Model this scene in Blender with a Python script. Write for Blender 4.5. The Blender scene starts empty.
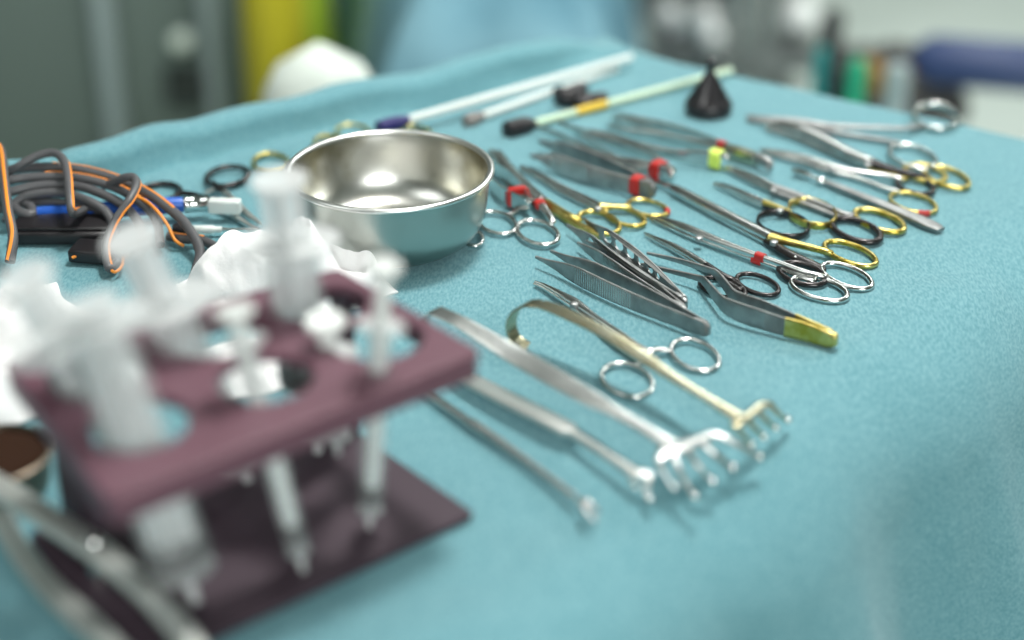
import bpy, bmesh, math, random
from mathutils import Vector, noise
random.seed(7)
R = math.radians
C = bpy.context.scene.collection
TZ = 0.90                                   # height of the table top above the floor
F, PITCH, CH = 1650.0, R(28), 0.50          # lens in pixels, downward pitch, camera height above the table
cp, sp = math.cos(PITCH), math.sin(PITCH)

def T(x, y, z=0.0):
    """world point at height z above the table seen at photo position x, y"""
    u = (x - 512) / F; v = (y - 320) / F
    dy = cp - v * sp; dz = -sp - v * cp
    t = (z - CH) / dz
    return Vector((u * t, dy * t, TZ + z))
def TD(x, y, Y):
    """world point at depth Y"""
    u = (x - 512) / F; v = (y - 320) / F
    dy = cp - v * sp; dz = -sp - v * cp
    t = Y / dy
    return Vector((u * t, Y, TZ + CH + dz * t))

# ------------------------------------------------------------------ materials
def mat(name, col, rough=.5, metal=0., **k):
    m = bpy.data.materials.new(name); m.use_nodes = True
    b = m.node_tree.nodes['Principled BSDF']
    b.inputs['Base Color'].default_value = (*col, 1)
    b.inputs['Roughness'].default_value = rough
    b.inputs['Metallic'].default_value = metal
    for a, v in k.items():
        b.inputs[a.replace('_', ' ')].default_value = v
    return m
def nd(m, t, **k):
    n = m.node_tree.nodes.new(t)
    for a, v in k.items():
        if a in n.inputs: n.inputs[a].default_value = v
        else: setattr(n, a, v)
    return n
def bump(m, scale, dist, strength=.5, detail=4, stretch=None, coord='Object'):
    t = m.node_tree; b = t.nodes['Principled BSDF']
    tc = nd(m, 'ShaderNodeTexCoord'); n = nd(m, 'ShaderNodeTexNoise'); n.inputs['Scale'].default_value = scale; n.inputs['Detail'].default_value = detail
    src = tc.outputs[coord]
    if stretch:
        mp = nd(m, 'ShaderNodeMapping'); mp.inputs['Scale'].default_value = stretch[:3]
        if len(stretch) > 3: mp.inputs['Rotation'].default_value = (0, 0, stretch[3])
        t.links.new(src, mp.inputs[0]); src = mp.outputs[0]
    t.links.new(src, n.inputs['Vector'])
    bp = nd(m, 'ShaderNodeBump'); bp.inputs['Strength'].default_value = strength; bp.inputs['Distance'].default_value = dist
    t.links.new(n.outputs[0], bp.inputs['Height'])
    old = b.inputs['Normal'].links
    if old: t.links.new(old[0].from_socket, bp.inputs['Normal'])
    t.links.new(bp.outputs[0], b.inputs['Normal'])
    return n
def mottle(m, c1, c2, scale, detail=5, coord='Object', lo=.35, hi=.65, stretch=None):
    t = m.node_tree; b = t.nodes['Principled BSDF']
    tc = nd(m, 'ShaderNodeTexCoord'); n = nd(m, 'ShaderNodeTexNoise'); n.inputs['Scale'].default_value = scale; n.inputs['Detail'].default_value = detail
    src = tc.outputs[coord]
    if stretch:
        mp = nd(m, 'ShaderNodeMapping'); mp.inputs['Scale'].default_value = stretch[:3]
        if len(stretch) > 3: mp.inputs['Rotation'].default_value = (0, 0, stretch[3])
        t.links.new(src, mp.inputs[0]); src = mp.outputs[0]
    t.links.new(src, n.inputs['Vector'])
    r = nd(m, 'ShaderNodeValToRGB')
    r.color_ramp.elements[0].position = lo; r.color_ramp.elements[1].position = hi
    r.color_ramp.elements[0].color = (*c1, 1); r.color_ramp.elements[1].color = (*c2, 1)
    t.links.new(n.outputs[0], r.inputs[0]); t.links.new(r.outputs[0], b.inputs['Base Color'])
    return m
M = {}
M['cloth'] = mat('teal_nonwoven', (.13, .36, .41), .85, Sheen_Weight=.15)
mottle(M['cloth'], (.078, .232, .270), (.152, .328, .368), 620, 5, stretch=(1, .35, 1, R(-20)))
bump(M['cloth'], 900, .0004, .35, 4, stretch=(1, .3, 1, R(-20)))
bump(M['cloth'], 16, .012, .22, 3)
M['steel'] = mat('surgical_steel', (.66, .67, .65), .22, 1.); mottle(M['steel'], (.58, .59, .57), (.72, .73, .71), 60); 
M['satin'] = mat('satin_steel', (.52, .53, .52), .27, 1.); mottle(M['satin'], (.50, .51, .50), (.68, .69, .67), 70); bump(M['satin'], 1400, .0001, .3, 3)
M['grey_steel'] = mat('darkened_grey_steel', (.25, .26, .26), .46, 1.); mottle(M['grey_steel'], (.26, .265, .26), (.39, .395, .39), 80)  # base darkened in place of the dark surroundings the steel would mirror
M['bowl'] = mat('brushed_bowl_steel', (.60, .60, .56), .29, 1.); mottle(M['bowl'], (.34, .31, .21), (.66, .66, .62), 16, 8, lo=.36, hi=.52); bump(M['bowl'], 400, .0002, .2, 3)
M['bowl_out'] = mat('satin_bowl_steel', (.43, .46, .43), .30, 1.)
M['olive'] = mat('olive_tinted_steel', (.47, .45, .33), .25, 1.); mottle(M['olive'], (.42, .38, .24), (.52, .51, .40), 45)
M['gold'] = mat('gold_plating', (.70, .55, .12), .30, 1.); mottle(M['gold'], (.46, .34, .05), (.72, .60, .22), 90); bump(M['gold'], 260, .0008, .4, 2)
M['black_metal'] = mat('black_coated_metal', (.05, .045, .045), .25, .7)
M['red'] = mat('red_tape', (.42, .016, .012), .45)
M['lime'] = mat('lime_tape', (.62, .78, .12), .4)
M['purple'] = mat('purple_plastic', (.125, .052, .074), .48); bump(M['purple'], 300, .0002, .2, 3)
M['purple_shaded'] = mat('purple_plastic_shaded', (.040, .022, .034), .65)  # darker copy of the rack plastic, shade under the rack put into its colour
def see(name, col, rough, amount):
    m = mat(name, col, rough); nt = m.node_tree; b = nt.nodes['Principled BSDF']
    tr = nt.nodes.new('ShaderNodeBsdfTransparent'); mx = nt.nodes.new('ShaderNodeMixShader'); mx.inputs[0].default_value = amount
    tr.inputs[0].default_value = (.97, .98, .98, 1)
    nt.links.new(tr.outputs[0], mx.inputs[1]); nt.links.new(b.outputs[0], mx.inputs[2]); nt.links.new(mx.outputs[0], nt.nodes['Material Output'].inputs[0])
    return m
M['clear'] = see('clear_plastic', (.86, .87, .87), .12, .13)
M['frost'] = see('frosted_plastic', (.80, .81, .81), .3, .5)
M['white'] = mat('white_plastic', (.70, .72, .70), .4)
M['rubber'] = mat('black_rubber', (.014, .012, .014), .38)
M['cable'] = mat('grey_cable', (.085, .085, .09), .42)
M['orange'] = mat('orange_stripe', (.85, .28, .03), .45)
M['blue'] = mat('blue_plastic', (.02, .11, .48), .35)
M['navy'] = mat('navy_plastic', (.025, .02, .12), .35)
M['chrome'] = mat('chrome', (.85, .85, .83), .08, 1.)
M['gauze'] = mat('white_gauze', (.88, .87, .87), .9, Sheen_Weight=.2); bump(M['gauze'], 420, .001, .35, 4)
M['rod'] = mat('milky_tube', (.78, .83, .80), .35, 0, Transmission_Weight=.15)
M['rod_green'] = mat('pale_green_tube', (.68, .83, .62), .35, 0, Transmission_Weight=.15)
M['mustard'] = mat('mustard_sleeve', (.72, .48, .05), .4)
M['iodine'] = mat('brown_antiseptic', (.035, .016, .010), .12)
M['matt_steel'] = mat('matt_bright_steel', (.74, .74, .71), .36, 1.)
M['taupe'] = mat('taupe_rubber', (.20, .18, .17), .5)

# ------------------------------------------------------------------ mesh builder
def catmull(P, sub):
    """P: list of equal-length tuples -> smooth list"""
    if len(P) < 3 or sub <= 1: return [tuple(p) for p in P]
    out = []
    n = len(P)
    for i in range(n - 1):
        p0 = P[max(i-1, 0)]; p1 = P[i]; p2 = P[i+1]; p3 = P[min(i+2, n-1)]
        for k in range(sub):
            t = k / sub
            out.append(tuple(.5*((2*b) + (-a+c)*t + (2*a-5*b+4*c-d)*t*t + (-a+3*b-3*c+d)*t**3) for a, b, c, d in zip(p0, p1, p2, p3)))
    out.append(tuple(P[-1]))
    return out
class MB:
    def __init__(s): s.v = []; s.f = []
    def sweep(s, pts, ws, hs, n=12, e=2., side=None, closed=False, cap=True):
        P = [Vector(p) for p in pts]; N = len(P); base = len(s.v)
        for i, p in enumerate(P):
            if closed: t = P[(i+1) % N] - P[i-1]
            else: t = P[min(i+1, N-1)] - P[max(i-1, 0)]
            if t.length < 1e-9: t = Vector((1, 0, 0))
            t.normalize()
            if side is not None:
                sd = Vector(side); sd -= t * sd.dot(t)
            else:
                sd = t.cross(Vector((0, 0, 1)))
                if sd.length < .05: sd = t.cross(Vector((0, 1, 0)))
            sd.normalize(); up = sd.cross(t)
            w = (ws[i] if isinstance(ws, (list, tuple)) else ws) / 2; h = (hs[i] if isinstance(hs, (list, tuple)) else hs) / 2
            for k in range(n):
                a = 2*math.pi*(k+.5)/n; c, q = math.cos(a), math.sin(a)
                c = math.copysign(abs(c)**(2/e), c); q = math.copysign(abs(q)**(2/e), q)
                s.v.append(p + sd*w*c + up*h*q)
        for i in range(N if closed else N-1):
            j = (i+1) % N
            for k in range(n):
                l = (k+1) % n
                s.f.append((base+i*n+k, base+i*n+l, base+j*n+l, base+j*n+k))
        if not closed and cap:
            s.f.append(tuple(base+k for k in reversed(range(n)))); s.f.append(tuple(base+(N-1)*n+k for k in range(n)))
        return s
    def tube(s, pts, r, n=12, sub=1, closed=False):
        rr = r if isinstance(r, (list, tuple)) else [r]*len(pts)
        Q = catmull([(*p, q) for p, q in zip(pts, rr)], sub)
        return s.sweep([q[:3] for q in Q], [2*q[3] for q in Q], [2*q[3] for q in Q], n, 2., closed=closed)
    def lathe(s, prof, org=(0, 0, 0), axis=(0, 0, 1), n=40, flute=None, caps=True):
        """prof: (radius, distance along axis)"""
        ax = Vector(axis).normalized(); o = Vector(org)
        a = ax.cross(Vector((0, 1, 0.01))).normalized(); b = ax.cross(a)
        base = len(s.v)
        for r, h in prof:
            for k in range(n):
                th = 2*math.pi*k/n
                q = r*(1 + (flute(h)*math.cos(7*th) if flute else 0))
                s.v.append(o + ax*h + (a*math.cos(th) + b*math.sin(th))*q)
        for i in range(len(prof)-1):
            for k in range(n):
                l = (k+1) % n
                s.f.append((base+i*n+k, base+i*n+l, base+(i+1)*n+l, base+(i+1)*n+k))
        if caps and prof[0][0] > 1e-6: s.f.append(tuple(base+k for k in reversed(range(n))))
        if caps and prof[-1][0] > 1e-6: s.f.append(tuple(base+(len(prof)-1)*n+k for k in range(n)))
        return s
    def ball(s, c, r, n=14, sq=(1, 1, 1)):
        base = len(s.v); c = Vector(c); m = n//2
        for i in range(m+1):
            ph = math.pi*i/m
            for k in range(n):
                th = 2*math.pi*k/n
                s.v.append(c + Vector((r*sq[0]*math.sin(ph)*math.cos(th), r*sq[1]*math.sin(ph)*math.sin(th), r*sq[2]*math.cos(ph))))
        for i in range(m):
            for k in range(n):
                l = (k+1) % n
                s.f.append((base+i*n+k, base+(i+1)*n+k, base+(i+1)*n+l, base+i*n+l))
        return s
    def box(s, c, size, rot=0., bev=.15, tilt=None):
        """rounded box (superellipse profile swept) centred at c"""
        c = Vector(c); L, W, H = size
        d = Vector((math.cos(rot), math.sin(rot), 0))
        if tilt: d = Vector(tilt).normalized()
        b = min(L, W, H)*bev
        P = [c - d*(L/2), c - d*(L/2-b*.3), c - d*(L/2-b), c + d*(L/2-b), c + d*(L/2-b*.3), c + d*(L/2)]
        k = [2*b, .8*b, 0, 0, .8*b, 2*b]
        return s.sweep(P, [W-x*.9 for x in k], [H-x*.9 for x in k], 24, 7.)
    def mesh(s, name, off=Vector((0, 0, 0)), smooth=True, ang=40):
        me = bpy.data.meshes.new(name)
        me.from_pydata([tuple(Vector(v) - off) for v in s.v], [], s.f); me.update()
        bm = bmesh.new(); bm.from_mesh(me)
        bmesh.ops.remove_doubles(bm, verts=bm.verts, dist=1e-6)
        bmesh.ops.recalc_face_normals(bm, faces=bm.faces)
        bm.to_mesh(me); bm.free()
        if smooth:
            me.shade_smooth()
            try: me.set_sharp_from_angle(angle=R(ang))
            except Exception: pass
        return me
def extruded(outline, holes, thick, bev, name='x'):
    """flat plate with holes in XY, centred on z = 0, as a mesh"""
    cu = bpy.data.curves.new(name, 'CURVE'); cu.dimensions = '2D'; cu.fill_mode = 'BOTH'
    cu.extrude = max(thick/2 - bev, 0); cu.bevel_depth = bev; cu.bevel_resolution = 2
    for loop in [outline] + holes:
        spn = cu.splines.new('POLY'); spn.points.add(len(loop)-1); spn.use_cyclic_u = True
        for p, q in zip(spn.points, loop): p.co = (q[0], q[1], 0, 1)
    o = bpy.data.objects.new(name, cu)
    me = bpy.data.meshes.new_from_object(o)
    bpy.data.objects.remove(o); bpy.data.curves.remove(cu)
    return me

class Thing:
    def __init__(s, name, label, cat, loc, group=None):
        s.o = bpy.data.objects.new(name, None); C.objects.link(s.o)
        s.o.empty_display_size = .01
        s.loc = Vector(loc); s.o.location = s.loc
        s.o['label'] = label; s.o['category'] = cat
        if group: s.o['group'] = group
    def part(s, name, mb, m, parent=None, label=None, ang=40):
        me = mb.mesh(name, s.loc, ang=ang) if isinstance(mb, MB) else mb
        me.materials.clear(); me.materials.append(M[m])
        o = bpy.data.objects.new(name, me); C.objects.link(o)
        o.parent = parent if parent else s.o
        if label: o['label'] = label
        return o
def single(name, mb, m, label=None, cat=None, kind=None, group=None, ang=40, loc=None):
    loc = Vector(loc) if loc is not None else Vector((0, 0, 0))
    me = mb.mesh(name, loc, ang=ang)
    me.materials.append(M[m]); o = bpy.data.objects.new(name, me); C.objects.link(o); o.location = loc
    if label: o['label'] = label
    if cat: o['category'] = cat
    if kind: o['kind'] = kind
    if group: o['group'] = group
    return o
def ground(p): return Vector((p[0], p[1], TZ))

# ------------------------------------------------------------------ the draped table
NL, FL = Vector((-.908, .715)), Vector((.118, 1.458))
NF, FR = Vector((-.42, .20)), Vector((.475, 1.205))
def drape():
    U = [-.9, -.7, -.5, -.35, -.22, -.14, -.09, -.06, -.03] + [0] + [i/150 for i in range(1, 150)] + [1] + [1 + .004*i for i in range(1, 22)] + [1.1, 1.13, 1.18, 1.25, 1.35, 1.5, 1.7, 1.85]
    lip = catmull([(0, 0), (.010, .004), (.016, .35), (.020, .75), (.028, .97), (.040, 1.0), (.052, .8), (.062, .1), (.072, -1.2), (.09, -4), (.12, -10), (.15, -18)], 4)
    VS = [('L', i) for i in range(len(lip)-1, 0, -1)] + [('I', i/110) for i in range(111)] + [('F', .006*i) for i in range(1, 70)] + [('F', .42+.03*i) for i in range(14)]
    def fall(s, r, flare):
        a = r*math.pi/2*.82
        if s < a: return r*math.sin(s/r), -r*(1-math.cos(s/r))
        x0, z0 = r*math.sin(a/r), -r*(1-math.cos(a/r))
        return x0 + (s-a)*flare, z0 - (s-a)*math.sqrt(1-flare*flare)
    v = []; f = []
    lng = (FR - NF).normalized(); outF = Vector((lng.y, -lng.x)); lngL = (FL - NL).normalized(); outL = Vector((-lngL.y, lngL.x))
    rt = (FR - FL).normalized(); outR = Vector((-rt.y, rt.x))
    if outR.dot(Vector((1, 1))) < 0: outR = -outR
    for u in U:
        uc = min(max(u, 0), 1)
        for kind, q in VS:
            vb = 0 if kind == 'L' else (q if kind == 'I' else 1)
            p = NL.lerp(FL, uc).lerp(NF.lerp(FR, uc), vb)
            z = 0.
            if kind == 'L':
                h = .025 * (1 - max(0, (uc-.90)/.10)**1.5) * (1 + .10*noise.noise(Vector((uc*14, 0, 3))))
                h = max(h, .002)
                x, zz = lip[q]; wob = .006*noise.noise(Vector((uc*18, 1, 7)))
                p = p + outL*(x*.85 + wob*min(1, x/.02)); z += zz*h if zz > -1 else zz*.040
            if kind == 'F':
                x, zz = fall(q, .085, .30); dpt = min(1, q/.25)
                fold = .016*dpt*math.sin(uc*34 + 1.3*math.sin(uc*11)) + .007*dpt*noise.noise(Vector((uc*40, q*5, 2)))
                p = p + outF*(x+fold); z += zz
            if u > 1 or u < 0:
                s = (u-1) if u > 1 else -u
                x, zz = fall(s, .03, .18)
                o = outR if u > 1 else -outR
                fd = .010*min(1, s/.2)*math.sin(vb*22) if kind == 'I' else 0
                p = p + o*(x+fd); z = min(z, 0)*.3 + zz if kind != 'I' else z + zz
            # soft hand wrinkles, kept shallow where the instruments lie
            P3 = Vector((p.x, p.y, 0))
            edge = 1.0 if kind != 'I' else max((vb-.86)/.14, 0, (.10-vb)/.10)
            a = .0011 + .0040*min(1, edge)
            z += a*noise.noise(P3*9) + a*.5*noise.noise(P3*22 + Vector((5, 1, 0)))
            a2 = (.0035 if kind == 'F' else .0035*max(0, min(1, edge)))
            z += a2*(1-abs(noise.noise(Vector((p.x*14+p.y*14, (p.x-p.y)*4, 1))))*2.2)*min(1, abs(noise.noise(P3*3))*2)
            v.append((p.x, p.y, max(TZ + z, .02)))
    n = len(VS)
    for i in range(len(U)-1):
        for j in range(n-1):
            f.append((i*n+j, i*n+j+1, (i+1)*n+j+1, (i+1)*n+j))
    m = MB(); m.v = [Vector(q) for q in v]; m.f = f
    o = single('surgical_drape', m, 'cloth', 'teal nonwoven drape covering the instrument table, raised lip along its far left side', 'drape', ang=80)
    # keep normals up
    if o.data.polygons[len(o.data.polygons)//2].normal.z < 0: o.data.flip_normals()
    return o
drape()

# ------------------------------------------------------------------ instrument builders
def ring_pts(bb, z, k=.35, n=48, inset=0.):
    """centre line of an oval finger ring lying at height z whose outline fills the photo box bb"""
    x0, y0, x1, y1 = bb
    x0 += inset; x1 -= inset; y0 += inset*.9; y1 -= inset*.9
    cx, cy = (x0+x1)/2, (y0+y1)/2
    a, b = T(x0, cy, z), T(x1, cy, z); Xh = (b-a).length/2
    c, d = T(cx, y0, z), T(cx, y1, z); Yh = (c-d).length/2; ctr = (c+d)/2
    out = []
    for i in range(n):
        t = 2*math.pi*i/n
        px = Xh*math.cos(t); py = Yh*(-k*math.cos(t) + math.sqrt(1-k*k)*math.sin(t))
        out.append(ctr + Vector((px, py, 0)))
    return out
def shank_sweep(path, sub=5, e=3., n=12):
    """path: (px, py, z, width, height)"""
    P = [(*T(a, b, z), w, h) for a, b, z, w, h in path]
    Q = catmull(P, sub)
    return MB().sweep([q[:3] for q in Q], [q[3] for q in Q], [q[4] for q in Q], n, e)
def nearest(ring, p):
    return min(ring, key=lambda q: (q-p).length)
def seg_point(path, t):
    P = [T(a, b, z) for a, b, z, w, h in path]
    L = [(P[i+1]-P[i]).length for i in range(len(P)-1)]; S = sum(L)*t
    for i, l in enumerate(L):
        if S <= l or i == len(L)-1:
            k = min(1, S/l); return P[i].lerp(P[i+1], k), (P[i+1]-P[i]).normalized(), path[i][3]*(1-k)+path[i+1][3]*k, path[i][4]*(1-k)+path[i+1][4]*k
        S -= l
def ringed(name, label, cat, halves, pivot=None, pr=.0028, bands=(), group=None):
    """ring handled instrument. half: dict(path, mat, split, mat2, ring, rz, rt, rh, rmat, k, tape)"""
    ref = halves[0]['path'][0]
    t = Thing(name, label, cat, ground(T(*halves[0]['path'][len(halves[0]['path'])//2][:2])), group)
    for h in halves:
        path = list(h['path']); m1 = h.get('mat', 'steel')
        rg = None
        if 'ring' in h:
            rt, rh = h.get('rt', .0034), h.get('rh', .0034)
            rz = h.get('rz', rh/2 + .0012)
            rg = ring_pts(h['ring'], rz, h.get('k', .35), inset=h.get('inset', 2.0))
        sp_ = h.get('split')
        def put(pname, seg, m):
            if rg and seg[-1] is path[-1]:
                P = [(*T(a, b, z), w, hh) for a, b, z, w, hh in seg]
                q = nearest(rg, Vector(P[-1][:3])); P.append((*q, rt, rh))
                Q = catmull(P, 5)
                mb = MB().sweep([c[:3] for c in Q], [c[3] for c in Q], [c[4] for c in Q], 12, h.get('e', 2.6))
            else: mb = shank_sweep(seg, e=h.get('e', 2.6))
            return t.part(pname, mb, m)
        if sp_:
            put('jaw', path[:sp_+1], m1); sh = put('shank', path[sp_:], h.get('mat2', m1))
        else: sh = put('shank', path, m1)
        if rg:
            ro = t.part('finger_ring', MB().sweep(rg, rt, rh, 18, h.get('re', 2.0), closed=True), h.get('rmat', h.get('mat2', m1)))
            if 'tape' in h:
                q = nearest(rg, T(*h['tape'], rz)); i = rg.index(q); seg = [rg[(i+d) % len(rg)] for d in (-2, -1, 0, 1, 2)]
                t.part('marking_band', MB().sweep(seg, rt*1.35, rh*1.35, 12, 2.2), 'red', ro)
        if 'ratchet' in h:
            a, b = h['ratchet']
            t.part('ratchet', shank_sweep([(*a, .004, .004, .003), (*b, .005, .003, .002)], 1, 4), m1)
        if 'band' in h:
            bt, bl, bm = h['band']; p, d, w, hh = seg_point(path, bt)
            t.part('marking_band', MB().sweep([p-d*bl/2, p, p+d*bl/2], w*1.15+.0006, hh*1.15+.0006, 16, 3.), bm)
    if pivot:
        z = min(halves[0]['path'], key=lambda q: abs(q[0]-pivot[0])); z = z[2]+z[4]/2
        p = T(*pivot, z); p.z = TZ
        t.part('pivot_screw', MB().lathe([(pr*.8, z-.003), (pr, z-.0028), (pr, z-.0001), (pr*.8, z+.0003), (0, z+.0004)], p, n=20), 'grey_steel')
    return t

def tweezer(name, label, end, tips, width, mat_='satin', bow=.006, prof=None, tipw=.0022, th=.0014, band=None, cap=None, grip=None, endw=None, holes=None, mats=None, gold=None, group=None, lift=0.):
    """pair of sprung arms lying on their edges. end, tips: photo positions at half the blade height"""
    zc = width/2 + .0008 + lift
    E = T(*end, zc)
    t = Thing(name, label, 'forceps', ground(E), group)
    prof = prof or [(0, .8), (.25, .95), (.5, 1.), (.68, .95), (.8, .62), (.9, .25), (1, 0)]
    def hw(s):
        for (a, x), (b, y) in zip(prof, prof[1:]):
            if s <= b: return tipw + (width-tipw)*(x+(y-x)*(s-a)/(b-a))
        return tipw
    arms = []
    for k, tp in enumerate(tips):
        A = T(*tp, zc); d = (A-E); Ln = d.length; dn = d.normalized(); nrm = Vector((-dn.y, dn.x, 0))
        sgn = 1 if k == 0 else -1      # first arm: the near one
        if nrm.y > 0: nrm = -nrm
        nrm *= sgn
        P = [E + d*s + nrm*(bow*math.sin(math.pi*min(1, s*1.15))**1.3*(1 if s*1.15 < 1 else 0) + .0012*(1-s)) for s in [i/28 for i in range(29)]]
        m_ = mats[k] if mats else mat_
        if holes:
            hh = [hw(i/28) for i in range(29)]
            outl = [(i/28*Ln, hh[i]/2) for i in range(29)] + [(i/28*Ln, -hh[i]/2) for i in range(28, -1, -1)]
            hl = []
            for hs, hr in holes:
                a_ = hr*1.35; b_ = min(hr, hw(hs)*.33)
                hl.append([(hs*Ln + a_*math.cos(2*math.pi*j/20), b_*math.sin(2*math.pi*j/20)) for j in range(20)])
            me = extruded(outl, hl, th, .0003)
            for vtx in me.vertices:
                s = min(max(vtx.co.x/Ln, 0), 1); i = min(int(s*28), 27); fr = s*28-i
                c = P[i].lerp(P[i+1], fr); tt = (P[i+1]-P[i]).normalized(); n2 = Vector((-tt.y, tt.x, 0))
                vtx.co = c + n2*vtx.co.z + Vector((0, 0, vtx.co.y)) - t.loc
            bm = bmesh.new(); bm.from_mesh(me); bmesh.ops.recalc_face_normals(bm, faces=bm.faces); bm.to_mesh(me); bm.free()
            me.name = 'arm'
            arm = t.part('arm', me, m_)
        else:
            arm = t.part('arm', MB().sweep(P, [th*(1+.4*(i/28)) for i in range(29)], [hw(i/28) for i in range(29)], 16, 5.), m_)
        if grip:
            g0, g1, cnt = grip; mb = MB()
            for j in range(cnt):
                s = g0+(g1-g0)*j/(cnt-1); i = min(int(s*28), 27); c = P[i].lerp(P[i+1], s*28-i)
                hgt = hw(s)*.44; off = nrm.normalized()*(th*.52)
                mb.sweep([c+off+Vector((0, 0, -hgt)), c+off+Vector((0, 0, hgt))], .0009, .0012, 6, 2, side=dn)
            t.part('grip_ridges', mb, 'satin', arm)
        if gold:
            g0, g1 = gold; rg_ = [i for i in range(29) if g0 <= i/28 <= g1]
            t.part('gold_grip', MB().sweep([P[i] for i in rg_], th*1.35, [hw(i/28)*1.03 for i in rg_], 16, 5.), 'gold', arm, 'gold plated rear grip')
        arms.append(P)
    # heel block and tape
    d = ((arms[0][6]+arms[1][6])/2 - E).normalized()
    ew = hw(0)
    t.part('heel', MB().sweep([E-d*.003, E-d*.0015, E+d*.005, E+d*.010], [th*1.6, th*2.6, th*3, th*2.2], [ew*.6, ew*.9, ew*.95, ew*.9], 16, 4.), cap or mat_)
    if band:
        s0, bm_, ln = band
        i = s0*28; a = arms[0][int(i)].lerp(arms[0][int(i)+1], i % 1); b = arms[1][int(i)].lerp(arms[1][int(i)+1], i % 1)
        c = (a+b)/2; w = (a-b).length + th*2.2
        t.part('marking_band', MB().sweep([c-d*ln/2, c+d*ln/2], w, hw(s0)+.001, 20, 5.), bm_)
    return t

# ------------------------------------------------------------------ ring handled instruments
ringed('hemostat_forceps', 'slim curved hemostat with steel rings, partly under the olive rake retractor', 'forceps', [
    dict(path=[(535,282,.003,.0018,.002),(545,286,.0035,.0032,.003),(560,294,.0045,.0052,.004),(576,303,.005,.0066,.0045),(594,316,.005,.0038,.0036),(620,333,.005,.0034,.0034),(645,350,.0045,.0042,.0038),(660,350,.004,.0046,.0036)], ring=(670,338,720,373), rt=.0032, rh=.0034, k=.25, ratchet=((658,349),(641,358))),
    dict(path=[(534,284,.002,.0018,.002),(544,288,.0025,.0032,.003),(558,296,.003,.0050,.004),(574,306,.003,.006,.0045),(590,320,.003,.0036,.0034),(606,337,.003,.0034,.0034),(628,353,.003,.0040,.0036),(640,362,.003,.0038,.0034)], ring=(600,362,654,399), rt=.0032, rh=.0034, k=.2, ratchet=((634,357),(650,352))),
], pivot=(574,303))
ringed('surgical_scissors', 'small scissors with thin black rings beside the bayonet forceps', 'scissors', [
    dict(path=[(644,233,.003,.001,.002),(655,238,.0035,.0028,.003),(675,247,.0045,.0052,.004),(706,265,.005,.0056,.004),(722,275,.005,.0052,.0036),(732,279,.0045,.0044,.0034)], split=3, mat='steel', mat2='black_metal', ring=(736,272,779,297), rt=.0034, rh=.0034, k=.4),
    dict(path=[(645,235,.002,.001,.002),(657,241,.0025,.0028,.003),(676,250,.003,.005,.0036),(703,267,.003,.0052,.0036),(722,279,.003,.005,.0034),(738,289,.003,.0044,.0034)], split=3, mat='steel', mat2='black_metal', ring=(699,276,746,300), rt=.0034, rh=.0034, k=.4),
], pivot=(720,276))
ringed('needle_holder', 'long steel needle holder, bright red tape just before its two steel rings', 'needle holder', [
    dict(path=[(651,217,.003,.0015,.002),(660,219,.004,.004,.004),(680,226,.0055,.0078,.0055),(702,235,.006,.0078,.0058),(740,250,.006,.0048,.0052),(783,265,.006,.0044,.0048),(806,273,.006,.0052,.0044),(822,276,.0055,.0050,.004)], ring=(822,262,871,291), rt=.0038, rh=.0040, k=.45, band=(.68,.007,'red')),
    dict(path=[(650,219,.002,.0015,.002),(659,222,.0025,.004,.003),(679,230,.003,.0070,.004),(700,239,.003,.0070,.004),(737,253,.003,.0046,.004),(781,269,.003,.0044,.004),(800,277,.0035,.0052,.004),(812,281,.0035,.005,.0038)], ring=(791,275,847,303), rt=.0038, rh=.0040, k=.4, band=(.68,.007,'red')),
], pivot=(699,237))
ringed('needle_holder', 'long needle holder with one gold and one black handle under the red-taped holder', 'needle holder', [
    dict(path=[(652,182,.003,.002,.002),(664,185,.0045,.005,.0045),(674,188,.005,.0052,.0045),(677,190,.006,.0085,.006),(720,212,.006,.0092,.0065),(770,237,.006,.0088,.006),(800,245,.006,.0050,.005),(828,252,.0055,.005,.0045)], split=5, mat='steel', mat2='gold', ring=(825,240,875,268), rt=.0038, rh=.0042, k=.5),
    dict(path=[(674,192,.003,.006,.004),(720,216,.003,.0085,.005),(768,241,.003,.0090,.0055),(786,253,.0035,.0080,.0055),(806,262,.0035,.0080,.005),(822,269,.003,.006,.004)], split=2, mat='steel', mat2='black_metal', ring=(778,261,826,287), rt=.0038, rh=.004, k=.3, ratchet=((812,262),(795,257))),
], pivot=(774,241))
ringed('surgical_scissors', 'scissors with one gold and one black flat band ring beside the lime-taped forceps', 'scissors', [
    dict(path=[(713,184,.003,.001,.003),(726,187,.004,.004,.005),(745,195,.005,.0052,.0055),(764,203,.005,.0052,.0055),(778,208,.005,.0044,.005),(788,212,.005,.004,.005)], split=3, mat='steel', mat2='gold', ring=(787,199,837,228), rt=.0022, rh=.0062, k=.1),
    dict(path=[(714,185,.003,.001,.003),(727,189,.003,.004,.004),(745,198,.003,.005,.004),(764,206,.003,.005,.0045),(782,212,.0035,.0046,.005),(796,217,.0035,.004,.005)], split=3, mat='steel', mat2='black_metal', ring=(756,211,810,239), rt=.0022, rh=.0060, k=.15),
], pivot=(780,209))
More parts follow.
